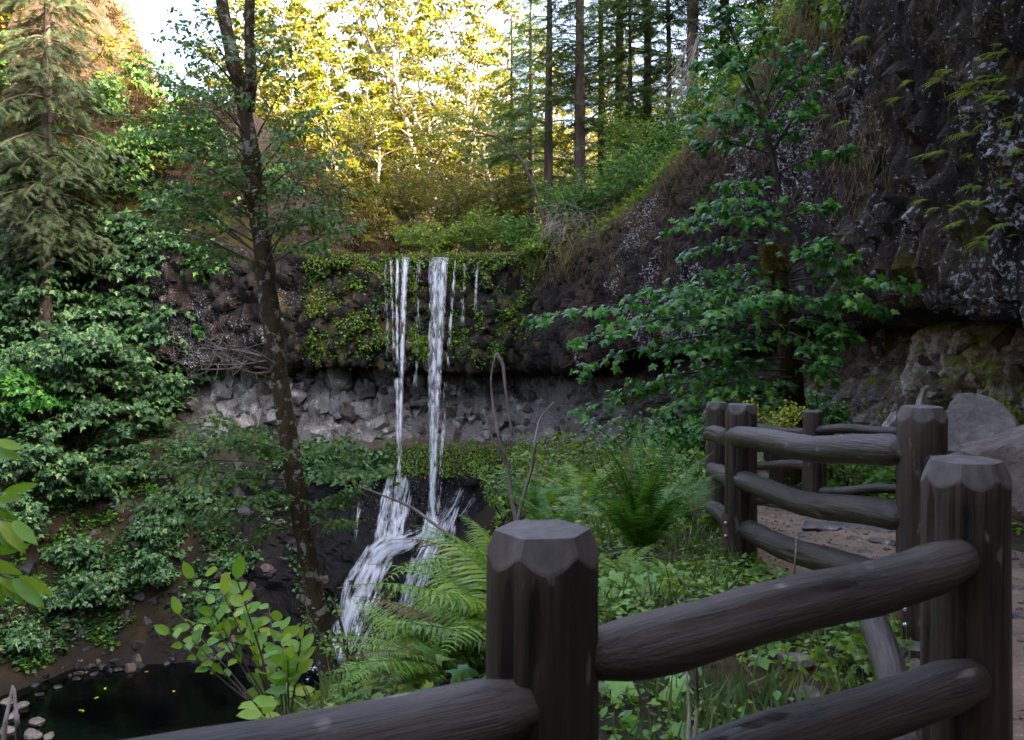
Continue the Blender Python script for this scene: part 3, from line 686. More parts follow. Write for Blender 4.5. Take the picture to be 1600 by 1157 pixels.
tag(obj('spray', mesh('spray', V - np.array(fx0), F), M['fallwater'], fall), kind='stuff')

# ================================================================== FENCE
WOODN = 48
def post_mesh(r, h, seed, rot=0.0, k=2.3, flat_=.75):
    th = np.arange(WOODN) * 2 * np.pi / WOODN; hf = np.pi / (5 + seed % 3)
    dlt = np.abs((th - rot + hf) % (2 * hf) - hf); rg_ = np.random.default_rng(seed); crk = rg_.integers(0, WOODN, 5); cdep = rg_.uniform(.08, .22, 5)
    lv = np.concatenate([[-.3], np.linspace(0, h - .14, 22)])
    rings = []
    for z in lv:
        rr = r * (1 + .02 * np.cos(2 * th + seed) + .012 * np.cos(5 * th + seed * 2 + z)) * (1.03 - .05 * max(0, z) / h)
        for c_, d_ in zip(crk, cdep): rr[(c_ + int(round(.8 * math.sin(z * 2 + c_)))) % WOODN] *= 1 - d_ * (.35 + .65 * abs(math.sin(z * 2.3 + c_)))
        rings.append(np.stack([rr * np.cos(th), rr * np.sin(th), np.full(WOODN, z)], 1))
    re = r * .985
    ze = np.minimum(h, h - k * (re * np.cos(dlt) - r * flat_))
    rings.append(np.stack([re * np.cos(th), re * np.sin(th), ze - .006], 1)); rings.append(np.stack([re * .985 * np.cos(th), re * .985 * np.sin(th), ze + .002], 1))
    rp = np.minimum(r * flat_ / np.cos(dlt), re * .98)
    rings.append(np.stack([rp * np.cos(th), rp * np.sin(th), np.full(WOODN, h)], 1)); rings.append(np.stack([rp * .5 * np.cos(th), rp * .5 * np.sin(th), np.full(WOODN, h + .004)], 1))
    V = np.concatenate(rings + [np.array([[0, 0, h + .002]])]); m = len(rings); n = WOODN
    i = np.arange(m - 1)[:, None] * n; j = np.arange(n)[None]; j2 = (j + 1) % n
    Q = np.stack([i + j, i + j2, i + n + j2, i + n + j], -1).reshape(-1, 4)
    T = np.array([((m - 1) * n + q, (m - 1) * n + (q + 1) % n, m * n) for q in range(n)])
    me = mesh('post', V, [Q, T], True)
    fl = np.ones(len(me.polygons), bool); fl[(m - 4) * n:] = False; me.polygons.foreach_set('use_smooth', fl)
    me.materials.append(M['wood']); me.materials.append(M['cut']); mi = np.zeros(len(me.polygons), np.int32); mi[(m - 4) * n:] = 1; me.polygons.foreach_set('material_index', mi)
    return me
def rail(parent, p0, p1, r, seed, sag=0.0, taper=.72, base=(0, 0, 0)):
    """a log rail with slimmed, rounded ends, built along its own z axis"""
    p0, p1 = np.array(p0, float), np.array(p1, float); L = np.linalg.norm(p1 - p0); t = np.concatenate([[0, .012, .03], np.linspace(.06, .94, 30), [.97, .988, 1]])
    e = np.minimum(t, 1 - t) * L
    rad = r * (taper + (1 - taper) * sstep(0, .16, e)) * np.where(e < .03, np.sqrt(np.clip(e / .03, .05, 1)), 1) * (1 + .04 * fbm(np.stack([t * 5, t * 0 + seed, t * 0], 1), 3, seed))
    pts = np.stack([sag * np.sin(t * np.pi) + .012 * np.sin(t * 9 + seed), .012 * np.cos(t * 7 + seed), t * L], 1)
    V, F = tube(pts, rad, 32, True, .07, seed); rg_ = np.random.default_rng(seed); m_ = len(pts)
    for _ in range(4):
        c_ = rg_.integers(0, 32); a_, b_ = sorted(rg_.integers(1, m_ - 1, 2))
        for q in range(a_, b_): i_ = q * 32 + c_; V[i_] = pts[q] + (V[i_] - pts[q]) * (1 - rg_.uniform(.10, .22))
    q = Vector(p1 - p0).to_track_quat('Z', 'X')
    return obj('rail', mesh('rail', V, F, True), M['wood'], parent, p0 - np.array(base), q.to_euler())
def post(parent, p, r, h, seed, base, rot=0.0, **kw):
    o = obj('post', post_mesh(r, h, seed, rot, **kw), M['wood'], parent, np.array(p) - np.array(base), (0, 0, seed * 1.3))
    return o
def plate(parent, p, yaw, base, h=.3, nb=3):
    """rusty angle iron bolted to the foot of a post"""
    g = Geo(); w, d = .05, .008
    def bxx(x0, x1, y0, y1, z0, z1):
        v = np.array([(x, y, z) for z in (z0, z1) for y in (y0, y1) for x in (x0, x1)]); g.add(v, np.array([(0, 2, 3, 1), (4, 5, 7, 6), (0, 1, 5, 4), (2, 6, 7, 3), (0, 4, 6, 2), (1, 3, 7, 5)]))
    bxx(-w / 2, w / 2, 0, d, 0, h); bxx(-w / 2, -w / 2 + d, d, w, 0, h)
    o = obj('bracket', g.mesh('bracket'), M['rust'], parent, np.array(p) - np.array(base), (0, 0, yaw))
    for q in range(nb):
        V, F = tube([(0, 0, 0), (0, -.012, 0), (0, -.018, 0)], [.013, .013, .006], 8); obj('bolt', mesh('bolt', V, F), M['bolt'], o, (0.006, 0, h * (.2 + .3 * q)))
    return o
PA, PB, PC, PD, PE2, PE = [np.array(v) for v in ((.066, 2.07, 0), (1.318, 2.79, 0), (2.045, 4.79, -.03), (1.778, 7.45, -.37), (2.15, 10.05, -.62), (3.57, 11.4, -.83))]
def lift(v, z): return np.array([v[0], v[1], z])
# the near run: cut post in front of the camera, its rails and the next post
base = lift(PA, -.05)
f1_ = thing('log_fence', 'dark round-log fence in front of the trail, its chamfered posts and rails closest and blurred', 'fence', base, 'log fences along the trail')
post(f1_, lift(PA, -.05), .122, 1.185, 1, base, .35); post(f1_, lift(PB, -.05), .122, 1.225, 2, base, .2)
rail(f1_, P(850, 1092, 2.02), (-2.05, 1.0, .735), .071, 3, .015, .6, base=base); post(f1_, (-2.1, .98, 0.0), .12, 1.15, 9, base)
rail(f1_, (-2.05, 1.0, .40), (.03, 2.0, .38), .075, 13, .015, base=base)
rail(f1_, P(905, 1022, 2.06), P(1520, 868, 2.68), .070, 4, -.02, base=base)
rail(f1_, P(900, 1285, 2.06), P(1532, 1062, 2.68), .070, 5, .02, base=base)
# the middle run: two posts with three rails between them and a short return to the post behind
base = lift(PD, -.4)
f2_ = thing('log_fence', 'grey-brown log fence of three rails at the trail bend beside the big fern', 'fence', base, 'log fences along the trail')
pc_ = post(f2_, lift(PC, -.1), .122, 1.235, 5, base, .5); post(f2_, lift(PD, -.45), .125, 1.345, 6, base, .1); post(f2_, lift(PE2, -.7), .122, 1.37, 7, base, .3)
rail(f2_, P(1145, 682, 7.42), P(1418, 708, 4.75), .083, 6, -.02, base=base)
rail(f2_, P(1155, 750, 7.42), P(1420, 808, 4.75), .078, 7, -.05, base=base)
rail(f2_, P(1162, 828, 7.42), P(1425, 918, 4.75), .082, 8, -.02, base=base)
for yy, y2 in ((678, 684), (732, 752), (790, 822)): rail(f2_, P(1110, yy, 9.9), P(1150, y2, 7.5), .075, yy, .0, base=base)
plate(f2_, P(1133, 872, 7.42), -.5, base, .34); plate(f2_, P(1412, 992, 4.74), -.3, base, .26)
V, F = tube([(0, 0, 0), (0, -.012, 0)], [.05, .05], 20); o = obj('rail_socket_shade', mesh('rail_socket_shade', V, F), M['hole_shade'], f2_, P(1457, 722, 4.665) - base, (0, 0, .35), (1, 1, .75))  # flat dark disc on the post, painted shade of the empty socket
# the run on the far side of the trail
base = lift(PE, -.85)
f3_ = thing('log_fence', 'farthest dark log fence across the trail, in front of the yellow bush', 'fence', base, 'log fences along the trail')
post(f3_, lift(PE, -.9), .115, 1.345, 11, base, .3, k=.9, flat_=.86); pg = P(1150, 700, 13.2); post(f3_, lift(pg, -1.05), .115, 1.3, 12, base); pf_ = P(1450, 700, 10.8); post(f3_, lift(pf_, -.8), .115, 1.3, 14, base)
for y0, y1, yl in ((671, 676, 670), (769, 764, 781)): rail(f3_, P(1270, y0, 11.35), P(1440, y1, 10.8), .055, y0, .01, base=base)
for y0, y1 in ((678, 668), (728, 728), (786, 778)): rail(f3_, P(1268, y0, 11.4), P(1152, y1, 13.1), .055, y1, .01, base=base)
# plank seat behind that fence
sp_ = P(1246, 712, 13.4); bz = gz(sp_[0], sp_[1]); bench = thing('plank_bench', 'plain brown plank seat just behind the farthest log fence', 'bench', (sp_[0], sp_[1], bz))
def box(name, m, parent, c, s, rot=None):
    v = np.array([(x, y, z) for z in (-.5, .5) for y in (-.5, .5) for x in (-.5, .5)]) * s
    return obj(name, mesh(name, v, np.array([(0, 2, 3, 1), (4, 5, 7, 6), (0, 1, 5, 4), (2, 6, 7, 3), (0, 4, 6, 2), (1, 3, 7, 5)])), m, parent, c, rot)
box('seat', M['wood'], bench, (0, 0, sp_[2] - bz), np.array([.86, .35, .16]))
for q in (-.3, .3): box('leg', M['wood'], bench, (q, 0, (sp_[2] - bz) / 2 - .06), np.array([.12, .3, sp_[2] - bz - .04]))
# a rail that has come loose and lies on the slope by the near post
a_, b_ = P(1362, 950, 4.5), P(1424, 1190, 3.2); lg = thing('fallen_rail', 'loose log rail lying aslant on the ground below the near post', 'log', (a_ + b_) / 2)
rail(lg, a_, b_, .062, 31, .0, .9, base=(a_ + b_) / 2)

# ================================================================== BOULDERS AND STONES
def boulder(name, label, c, size, seed, m, nplane=13, group=None, sub=4, rough=.035, cat='boulder'):
    import bmesh
    bm = bmesh.new(); bmesh.ops.create_icosphere(bm, subdivisions=sub, radius=1); V = np.array([v.co[:] for v in bm.verts]); F = np.array([[v.index for v in f.verts] for f in bm.faces]); bm.free()
    r = np.random.default_rng(seed); N = nrm(r.normal(size=(nplane, 3))); d = r.uniform(.55, .95, nplane)
    c_ = V @ N.T; rr = np.min(np.where(c_ > .05, d[None] / np.maximum(c_, .05), 9), axis=1); rr = np.minimum(rr, 1.25)
    V = V * rr[:, None]; V = V + nrm(V) * (fbm(V * 2.2 + seed, 4, seed) * rough * 2 + fbm(V * 7 + seed, 3, seed) * rough)[:, None]
    o = obj(name, mesh(name, V * np.array(size), F, False), m, None, c); return tag(o, label, cat, group)
boulder('boulder', 'big angular grey boulder at the cliff foot right of the fence', P(1536, 690, 9.6) + [0, .3, -.06], (.40, .42, .42), 5, M['boulder'], 9, None, 5, .018)
boulder('boulder', 'rounded pinkish cracked boulder cut by the right edge of the picture', P(1640, 738, 7.2) + [0, .2, 0], (.44, .42, .46), 9, M['boulder_pink'], 14, None, 5, .018)
boulder('boulder', 'low stone wedged below the two trailside boulders', P(1500, 745, 9.2), (.24, .3, .2), 12, M['boulder'], 11)
rr_ = np.random.default_rng(21)
k_ = 0
for (x, y, s) in ((1280, 826, .26), (1310, 822, .18), (1338, 822, .22), (1362, 826, .12), (1386, 830, .22), (1255, 838, .10), (1330, 845, .09), (1375, 850, .13), (1230, 855, .08), (1300, 852, .07), (1350, 862, .08), (1240, 818, .09)):
    D = 1.6 * FPX / (y - HOR); 
    for _ in range(3): p = P(x, y, D); D = (CAMZ - gz(p[0], p[1])) * FPX / (y - HOR)
    p = P(x, y, D); boulder('trail_stone', 'half-buried grey stone in the dirt trail behind the three-rail fence', (p[0], p[1], gz(p[0], p[1]) + .01), (s, s * .8, s * .42), 40 + k_, M['boulder'], 10, 'stones in the trail', 2, cat='stone'); k_ += 1
for q, (x, y, s) in enumerate(((1590, 890, .08), (1596, 945, .06), (1440, 1020, .10), (1430, 1050, .07), (1270, 1090, .09), (1240, 1030, .08))):
    D = 1.6 * FPX / (y - HOR); p = P(x, y, D); boulder('loose_stone', ['small stone on the trail at the right edge', 'tiny stone low on the trail at the right edge', 'pale stone beside the loose log rail', 'small stone under the near post', 'mossy stone among the herbs below the top rail', 'pinkish stone among the herbs below the top rail'][q], (p[0], p[1], gz(p[0], p[1]) + .02), (s, s, s * .7), 60 + q, M['boulder_pink' if q % 2 else 'boulder'], 10, None, 2, cat='stone')
k_ = 0
for (x, y, s) in ((58, 1132, .5), (50, 1150, .6), (20, 1120, .45), (10, 1142, .5), (35, 1105, .35), (8, 1100, .4), (75, 1152, .4), (60, 1088, .3), (90, 1075, .3), (120, 1062, .3), (150, 1054, .3), (185, 1048, .28), (220, 1042, .3), (260, 1038, .3), (300, 1034, .28), (330, 1030, .3), (370, 1028, .3), (410, 1026, .3)):
    D = (CAMZ - POOLZ) * FPX / (y - HOR); p = P(x, y, D)
    boulder('shore_rock', 'pale wet rock at the pool edge in the bottom left corner' if y > 1095 else 'small dark rock along the far left shore of the pool', (p[0], p[1], POOLZ + .05), (s, s, s * .55), 80 + k_, M['boulder' if y > 1095 else 'wetrock'], 10, 'pale rocks in the near corner of the pool' if y > 1095 else 'dark rocks lining the far shore', 2, cat='rock'); k_ += 1

r_ = np.random.default_rng(33); g = Geo(); import bmesh as _b
tv = np.array([v.co[:] for v in ROCKS['rubble'][0].vertices]); tf = np.array([list(t.vertices) for t in ROCKS['rubble'][0].polygons if len(t.vertices) == 3])
ii = r_.integers(60, 300, 1300); jj = r_.integers(2, 31, 1300); PP = pf.reshape(-1, 33, 3)[ii, jj] + r_.normal(0, .03, (1300, 3)) * [1, 1, 0]
V, F = instance((tv, tf), PP, r_.normal(size=(1300, 3)), r_.normal(size=(1300, 3)), r_.exponential(.009, 1300) + .006)
tag(obj('gravel', mesh('gravel', V, F), M['boulder_pink']), 'small stones and grit scattered over the dirt trail', 'gravel', kind='stuff')

# ================================================================== VEGETATION TOOLS
UP = np.array([0, 0, 1.0])
def orth(d):
    s = np.cross(d, UP); l = np.linalg.norm(s)
    return s / l if l > 1e-3 else np.array([1.0, 0, 0])
class Plant:
    def __init__(s, seed): s.r = np.random.default_rng(seed); s.W = Geo(); s.p = []; s.d = []; s.n = []; s.s = []; s.wood = 0
    def leaves(s, a, b, size, gap, droop=.35, tilt=.6, spread=.9, jit=.35):
        L = np.linalg.norm(b - a); n = max(2, int(L / gap)); t = np.linspace(.12, 1, n) + s.r.normal(0, .03, n); ax = (b - a) / (L + 1e-9); sd = orth(ax)
        sg = np.where(np.arange(n) % 2, 1, -1); sg[-1] = 0
        pos = a + (b - a) * t[:, None] + s.r.normal(0, size * .18, (n, 3))
        d = ax * .55 + sd * (sg * spread)[:, None] - UP * droop + s.r.normal(0, jit, (n, 3))
        hz = ax * [1, 1, 0]; nn = UP + hz * tilt + np.array([0, -.45, 0]) * tilt + s.r.normal(0, jit * 1.1, (n, 3))
        s.p.append(pos); s.d.append(d); s.n.append(nn); s.s.append(size * s.r.uniform(.65, 1.15, n))
    def stick(s, pts, r0, r1, n=5, jit=0):
        V, F = tube(pts, np.linspace(r0, r1, len(pts)), n, False, jit); s.W.add(V, F); s.wood += 1
    def limb(s, p0, p1, r0, sub, nsub, size, gap, sag=.1, start=.25, tw=3, droop=.35, tilt=.6, wig=.04, up=.0):
        p0, p1 = np.array(p0, float), np.array(p1, float); L = np.linalg.norm(p1 - p0); t = np.linspace(0, 1, 9)
        pts = p0 + (p1 - p0) * t[:, None] + UP * (sag * L * (np.sin(t * np.pi)))[:, None]; pts[1:] += np.cumsum(s.r.normal(0, wig * L / 4, (8, 3)), 0) * .5
        s.stick(pts, r0, max(.004, r0 * .25), 6, .12)
        for q in range(nsub):
            f = start + (1 - start) * (q + s.r.random()) / nsub; i = min(7, int(f * 8)); u = f * 8 - i; c = pts[i] * (1 - u) + pts[i + 1] * u; ax = nrm(pts[i + 1] - pts[i]); sd = orth(ax)
            l = sub * (1.15 - .75 * f) * s.r.uniform(.6, 1.15); sg = 1 if q % 2 else -1
            dr = nrm(ax * s.r.uniform(.4, .9) + sd * sg * s.r.uniform(.5, 1.0) + UP * s.r.normal(up, .22)); e = c + dr * l - UP * l * .12
            if r0 > .012: s.stick(np.array([c, (c + e) / 2 + UP * l * .05, e]), max(.003, r0 * .22), .002, 3)
            s.leaves(c, e, size, gap, droop, tilt)
            for k in range(tw):
                g = .25 + .7 * (k + s.r.random()) / tw; a = c + (e - c) * g; sd2 = orth(dr)
                d2 = nrm(dr * .6 + sd2 * (1 if k % 2 else -1) * s.r.uniform(.5, 1) + UP * s.r.normal(up * .5, .18)); s.leaves(a, a + d2 * l * s.r.uniform(.3, .6), size, gap, droop, tilt)
        s.leaves(pts[5], pts[8], size, gap, droop, tilt)
    def finish(s, root, tpl, leafm, woodm, crown='crown', branch='branches'):
        o = np.array(root.location)
        if s.p:
            V, F = instance(tpl, np.concatenate(s.p) - o, np.concatenate(s.d), np.concatenate(s.n), np.concatenate(s.s)); obj(crown, mesh(crown, V, F), leafm, root)
        if s.wood:
            me = s.W.mesh(branch, True); v = np.empty(len(me.vertices) * 3, np.float32); me.vertices.foreach_get('co', v); v = v.reshape(-1, 3) - o; me.vertices.foreach_set('co', v.ravel().astype(np.float32)); tag(obj(branch, me, woodm, root), kind='stuff')
    def count(s): return sum(len(a) for a in s.p)
def curve(pts, n):
    pts = np.array(pts, float); t = np.linspace(0, len(pts) - 1, n); o = np.stack([np.interp(t, range(len(pts)), pts[:, k]) for k in range(pts.shape[1])], 1)
    for _ in range(max(2, n // 14)): o[1:-1] = (o[:-2] + 2 * o[1:-1] + o[2:]) / 4
    return o
def trunk(root, pts, rad, m, n=14, jit=.12, name='trunk', seg=40, seed=0):
    c = curve(np.column_stack([np.array(pts), np.array(rad)]), seg); V, F = tube(c[:, :3], c[:, 3], n, True, jit, seed)
    return obj(name, mesh(name, V - np.array(root.location), F, True), m, root)
def tufts(root, pts, size, m, name='moss', seed=0):
    r = np.random.default_rng(seed); pts = np.asarray(pts); n = len(pts)
    V, F = instance(BLADE, pts - np.array(root.location), r.normal(0, 1, (n, 3)) - [0, 0, .5], r.normal(0, 1, (n, 3)), size * r.uniform(.5, 1.3, n))
    V = V; return obj(name, mesh(name, V, F), m, root)
def ring_points(pts, rad, n, seed, t0=0, t1=1):
    r = np.random.default_rng(seed); c = curve(np.column_stack([np.array(pts), np.array(rad)]), 60); t = r.uniform(t0, t1, n) * 59
    p = np.stack([np.interp(t, range(60), c[:, k]) for k in range(4)], 1); a = r.uniform(0, 6.283, n)
    return p[:, :3] + np.stack([np.cos(a), np.sin(a), 0 * a], 1) * p[:, 3:4]

# ================================================================== FAR, SUNLIT TREES BEYOND THE LIP
def far_tree(seed, H=18, sp=5.0, pale=True, n=34, bare=.22):
    pl = Plant(seed); r = pl.r; root = thing('tree', 'x', 'tree')
    tp = np.array([(0, 0, -1), (r.normal(0, .3), r.normal(0, .3), H * .3), (r.normal(0, .8), r.normal(0, .8), H * .65), (r.normal(0, 1.2), r.normal(0, 1.2), H)]); trunk(root, tp, [.3, .24, .14, .04], M['bark_pale' if pale else 'bark_fir'], 8, .1)
    for q in range(n):
        f = bare + (1 - bare) * (q + r.random()) / n; c = np.array([np.interp(f * H, tp[:, 2], tp[:, k]) for k in range(3)]); a = q * 2.4 + r.random(); l = sp * (1.15 - .75 * f) * r.uniform(.6, 1.1)
        e = c + np.array([math.cos(a), math.sin(a), r.uniform(.1, .55)]) * l; pl.limb(c, e, .07, l * .5, 9, .40, .25, .06, .3, 3)
    pl.finish(root, OVAL_LO, M['sunleaf'], M['bark_pale' if pale else 'twig']); return root
FT = [far_tree(1, 17, 4.6), far_tree(2, 21, 4.8), far_tree(3, 14, 5.2, False), far_tree(4, 11, 4.6, False, 30, .1)]
r = np.random.default_rng(5)
spots = [(655, 118, 1, 1.7), (600, 132, 1, 2.0), (730, 112, 0, 1.6), (550, 116, 0, 1.75), (790, 126, 1, 1.8), (675, 140, 0, 2.1), (700, 130, 1, 1.75), (625, 126, 0, 1.8), (575, 122, 1, 1.7), (760, 118, 1, 1.6), (520, 130, 1, 2.0), (455, 112, 0, 1.9), (400, 116, 1, 1.9), (440, 104, 0, 1.5), (410, 110, 1, 1.5), (480, 106, 1, 1.35), (530, 114, 0, 1.45), (375, 106, 1, 1.4), (330, 112, 0, 1.5), (455, 118, 2, 1.6), (590, 108, 0, 1.15), (650, 112, 1, 1.0), (770, 108, 0, 1.25), (745, 124, 1, 1.2), (500, 103, 3, 1.2), (430, 102, 3, 1.1), (680, 104, 3, 1.2), (620, 103, 3, 1.0), (525, 108, 1, 1.0), (470, 112, 0, 1.0), (430, 106, 2, .9), (575, 118, 0, 1.0), (610, 112, 3, .9), (640, 122, 1, .85), (675, 115, 2, .9), (700, 128, 0, .9), (735, 118, 3, 1.1), (770, 112, 2, 1.0), (800, 125, 1, 1.0), (835, 115, 0, 1.0), (560, 104, 3, .8), (650, 106, 3, .85), (500, 125, 1, 1.1), (390, 118, 1, 1.2), (340, 124, 0, 1.2),
         (870, 120, 1, 1.1), (910, 112, 0, 1.1), (950, 120, 1, 1.2), (1000, 115, 0, 1.2), (1050, 118, 1, 1.2), (1110, 116, 0, 1.3), (1170, 120, 1, 1.3), (1230, 118, 1, 1.4), (540, 140, 0, 1.0), (600, 145, 1, .9), (690, 150, 0, .9), (760, 148, 1, 1.1), (850, 150, 1, 1.2), (960, 150, 1, 1.3), (480, 140, 1, 1.2), (720, 104, 3, .8), (790, 104, 3, .8), (595, 100, 3, .6), (850, 104, 2, 1.1), (900, 100, 3, 1.1), (980, 104, 2, 1.2), (1080, 104, 2, 1.3)]
for q, (x, D, v, s) in enumerate(spots):
    o = FT[v] if v not in [b[2] for b in spots[:q]] else copy_tree(FT[v])
    X = (x - 800) / FPX * D; o.location = (X, D, gz(X, D) - .3); o.rotation_euler = (0, 0, r.uniform(0, 6.28)); o.scale = (s, s, s * r.uniform(.9, 1.1))
    side = 'between the tall fir trunks' if x > 845 else ('above the waterfall lip' if 560 < x <= 845 else 'right above the bare brown ridge')
    tag(o, f'sunlit yellow-green {["slender", "tall pale-trunked", "spreading", "low bushy"][v]} tree {side}', 'tree', f'sunlit trees {side}')

# ================================================================== FIRS ON THE RIGHT-HAND SLOPE
def conifer(seed, H=34, rad=.4, lmax=4.6, bare=.12, tpl=SPRAY_LO, size=.95, m='fir', bark='bark_fir', dens=1.0, step=.85, droop=.25, lush=.95):
    pl = Plant(seed); r = pl.r; root = thing('fir_tree', 'x', 'tree')
    trunk(root, [(0, 0, -2), (0, 0, H * .3), (.1, 0, H * .6), (0, 0, H)], [rad * 1.1, rad * .85, rad * .55, .03], M[bark], 12, .06)
    z = H * bare
    while z < H - .6:
        f = z / H; l0 = lmax * min(1, (1 - f) * 1.5 + .06) * (.55 + .45 * min(1, (f - bare) * 4 + .2))
        for q in range(int(4 * dens + r.random())):
            if r.random() < .18: continue
            a = r.uniform(0, 6.28); l = l0 * r.uniform(.55, 1.15); d = np.array([math.cos(a), math.sin(a), 0]); t = np.linspace(0, 1, 6)
            pts = np.array([0, 0, z + r.normal(0, .3)]) + d * (l * t)[:, None] + UP * (l * (.12 * t - droop * t ** 2))[:, None]
            pl.stick(pts, .035 + .012 * l, .008, 4)
            sd = orth(d); nt_ = int(2 + l * lush)
            for k_ in range(nt_):
                u0 = .2 + .8 * (k_ + r.random()) / nt_; b0 = np.array([np.interp(u0, t, pts[:, k]) for k in range(3)]); sg = 1. if k_ % 2 else -1.
                d2 = nrm(d * .8 + sd * sg * r.uniform(.5, 1.1) - UP * r.uniform(.05, .15 + droop)); l2 = l * .42 * (1.15 - .8 * u0) + size * .5; n = max(2, int(l2 / (size * .3))); w_ = np.linspace(.05, 1, n)
                pos = b0 + d2 * (l2 * w_)[:, None] - UP * (droop * .6 * l2 * w_ ** 2)[:, None]; s2 = np.where(np.arange(n) % 2, 1., -1.); s3 = orth(d2)
                dd = d2 * .8 + s3 * (s2 * r.uniform(.1, .9, n))[:, None] - UP * (.15 + droop * r.random(n))[:, None]; pl.p.append(pos); pl.d.append(dd); pl.n.append(UP + r.normal(0, .35, (n, 3))); pl.s.append(size * r.uniform(.6, 1.1, n) * (1.1 - .4 * u0))
        z += step * r.uniform(.6, 1.4)
    pl.finish(root, tpl, M[m], M['twig']); return root
CF = [conifer(31, 36, .42, 4.4, .14, dens=1.0), conifer(32, 32, .36, 4.4, .08, dens=1.2, lush=1.5), conifer(33, 30, .28, 4.0, .05, dens=1.2, lush=1.5), conifer(34, 38, .48, 5.0, .18, dens=1.0)]
firs = [(857, 80, 0, .95, 'slim straight fir left of the group, its bare lower trunk just above the waterfall'), (906, 79, 3, 1.0, 'thick fir with a bare brown trunk, second in the row above the lip'), (940, 84, 1, 1.0, 'fir between the thick fir and the reddish one'), (968, 81, 0, 1.0, 'reddish straight fir right of the middle of the row'),
        (800, 92, 2, .9, 'leafy fir reaching left over the bright gap'), (985, 76, 2, .7, 'short bushy fir among the hillside shrubs'), (1045, 74, 2, .8, 'bushy young fir left of the maple crown'), (830, 90, 1, .95, 'fir with wide boughs behind the slim one above the lip'), (1012, 77, 1, 1.0, 'fir with low green boughs over the hillside shrubs'), (1082, 72, 3, .95, 'fir whose trunk shows behind the maple crown'), (1132, 74, 1, 1.1, 'dark fir beside the maple top'), (1188, 70, 2, 1.1, 'thin fir at the cliff top left of the corner'), (1216, 66, 0, .9, 'stout fir trunk on the cliff edge at the top'), (1262, 68, 2, 1.1, 'fir at the cliff brink next to the mossy corner')]
for q, (x, D, v, s, lab) in enumerate(firs):
    o = CF[v] if v not in [b[2] for b in firs[:q]] else copy_tree(CF[v])
    X = (x - 800) / FPX * D; zz = float(ground(np.array([X]), np.array([D]), True)[0]); o.location = (X, D, zz - .3); o.rotation_euler = (0, 0, r.uniform(0, 6.28)); o.scale = (s, s, s); tag(o, lab, 'tree', 'firs on the slope right of the waterfall')

# ================================================================== LEFT BANK: DROOPING HEMLOCK AND MAPLES
hm = conifer(41, 44, .5, 6.2, .3, SPRAY, 1.1, 'hemlock', 'bark_fir', 1.2, .7, .45, 2.0); p = P(72, 500, 70)
hm.name = 'hemlock_tree'; hm.location = (p[0], 70, gz(p[0], 70) - .5); tag(hm, 'tall grey-green conifer with drooping boughs at the upper left', 'tree')
h2 = conifer(42, 30, .35, 4.5, .2, SPRAY, 1.0, 'hemlock', 'bark_fir', 1.0, .8, .4, 1.8); h2.name = 'hemlock_tree'; h2.location = (P(195, 0, 78)[0], 78, gz(P(195, 0, 78)[0], 78) - .5); h2.scale = (.6,) * 3; tag(h2, 'smaller conifer on the brown slope behind the drooping one', 'tree')
def maple(cx, cy, D, rx, rz, nl, seed, label, lsize=.42, base=None, name='maple_tree', m='maple_far', gap=.30, tpl=MAPLE_LO, group='maples crowding the left bank', sub=.5, ry=None):
    c = P(cx, cy, D); pl = Plant(seed); r = pl.r
    bx = base if base is not None else (c[0] - rx * .5, D + rx * .9); bz_ = gz(*bx); root = thing(name, label, 'tree' if rx > 1.6 else 'shrub', (bx[0], bx[1], bz_ - .2), group)
    top = c + np.array([0, 0, rz * .5]); mid = np.array([(bx[0] * .6 + c[0] * .4), (bx[1] * .6 + c[1] * .4), min(c[2], max(bz_ + .5, c[2] - rz * .6))])
    tr = max(.02, rx * .055); pts = [np.array([bx[0], bx[1], bz_ - .4]), mid, c, top]; trunk(root, pts, [tr, tr * .8, tr * .55, tr * .15], M['bark_moss'], 8, .15, seg=24)
    cc = curve(np.array(pts[1:]), 20); ry = ry or rx * .8
    for q in range(nl):
        v = r.normal(size=3); v /= np.linalg.norm(v); v[1] = -abs(v[1]) if r.random() < .72 else v[1]; k = r.uniform(.6, 1.0)
        e = c + v * [rx * k, ry * k, rz * k]; s0 = cc[int(np.clip((e[2] - c[2]) / rz * 8 + 7, 0, 19))]
        L = np.linalg.norm(e - s0); pl.limb(s0, e, tr * .25, L * sub + .4 * rx / 4, 9, lsize, gap, .12, .35, 3, .5, .9)
    pl.finish(root, tpl, M[m], M['bark_moss']); return pl.count()
nleaf = 0
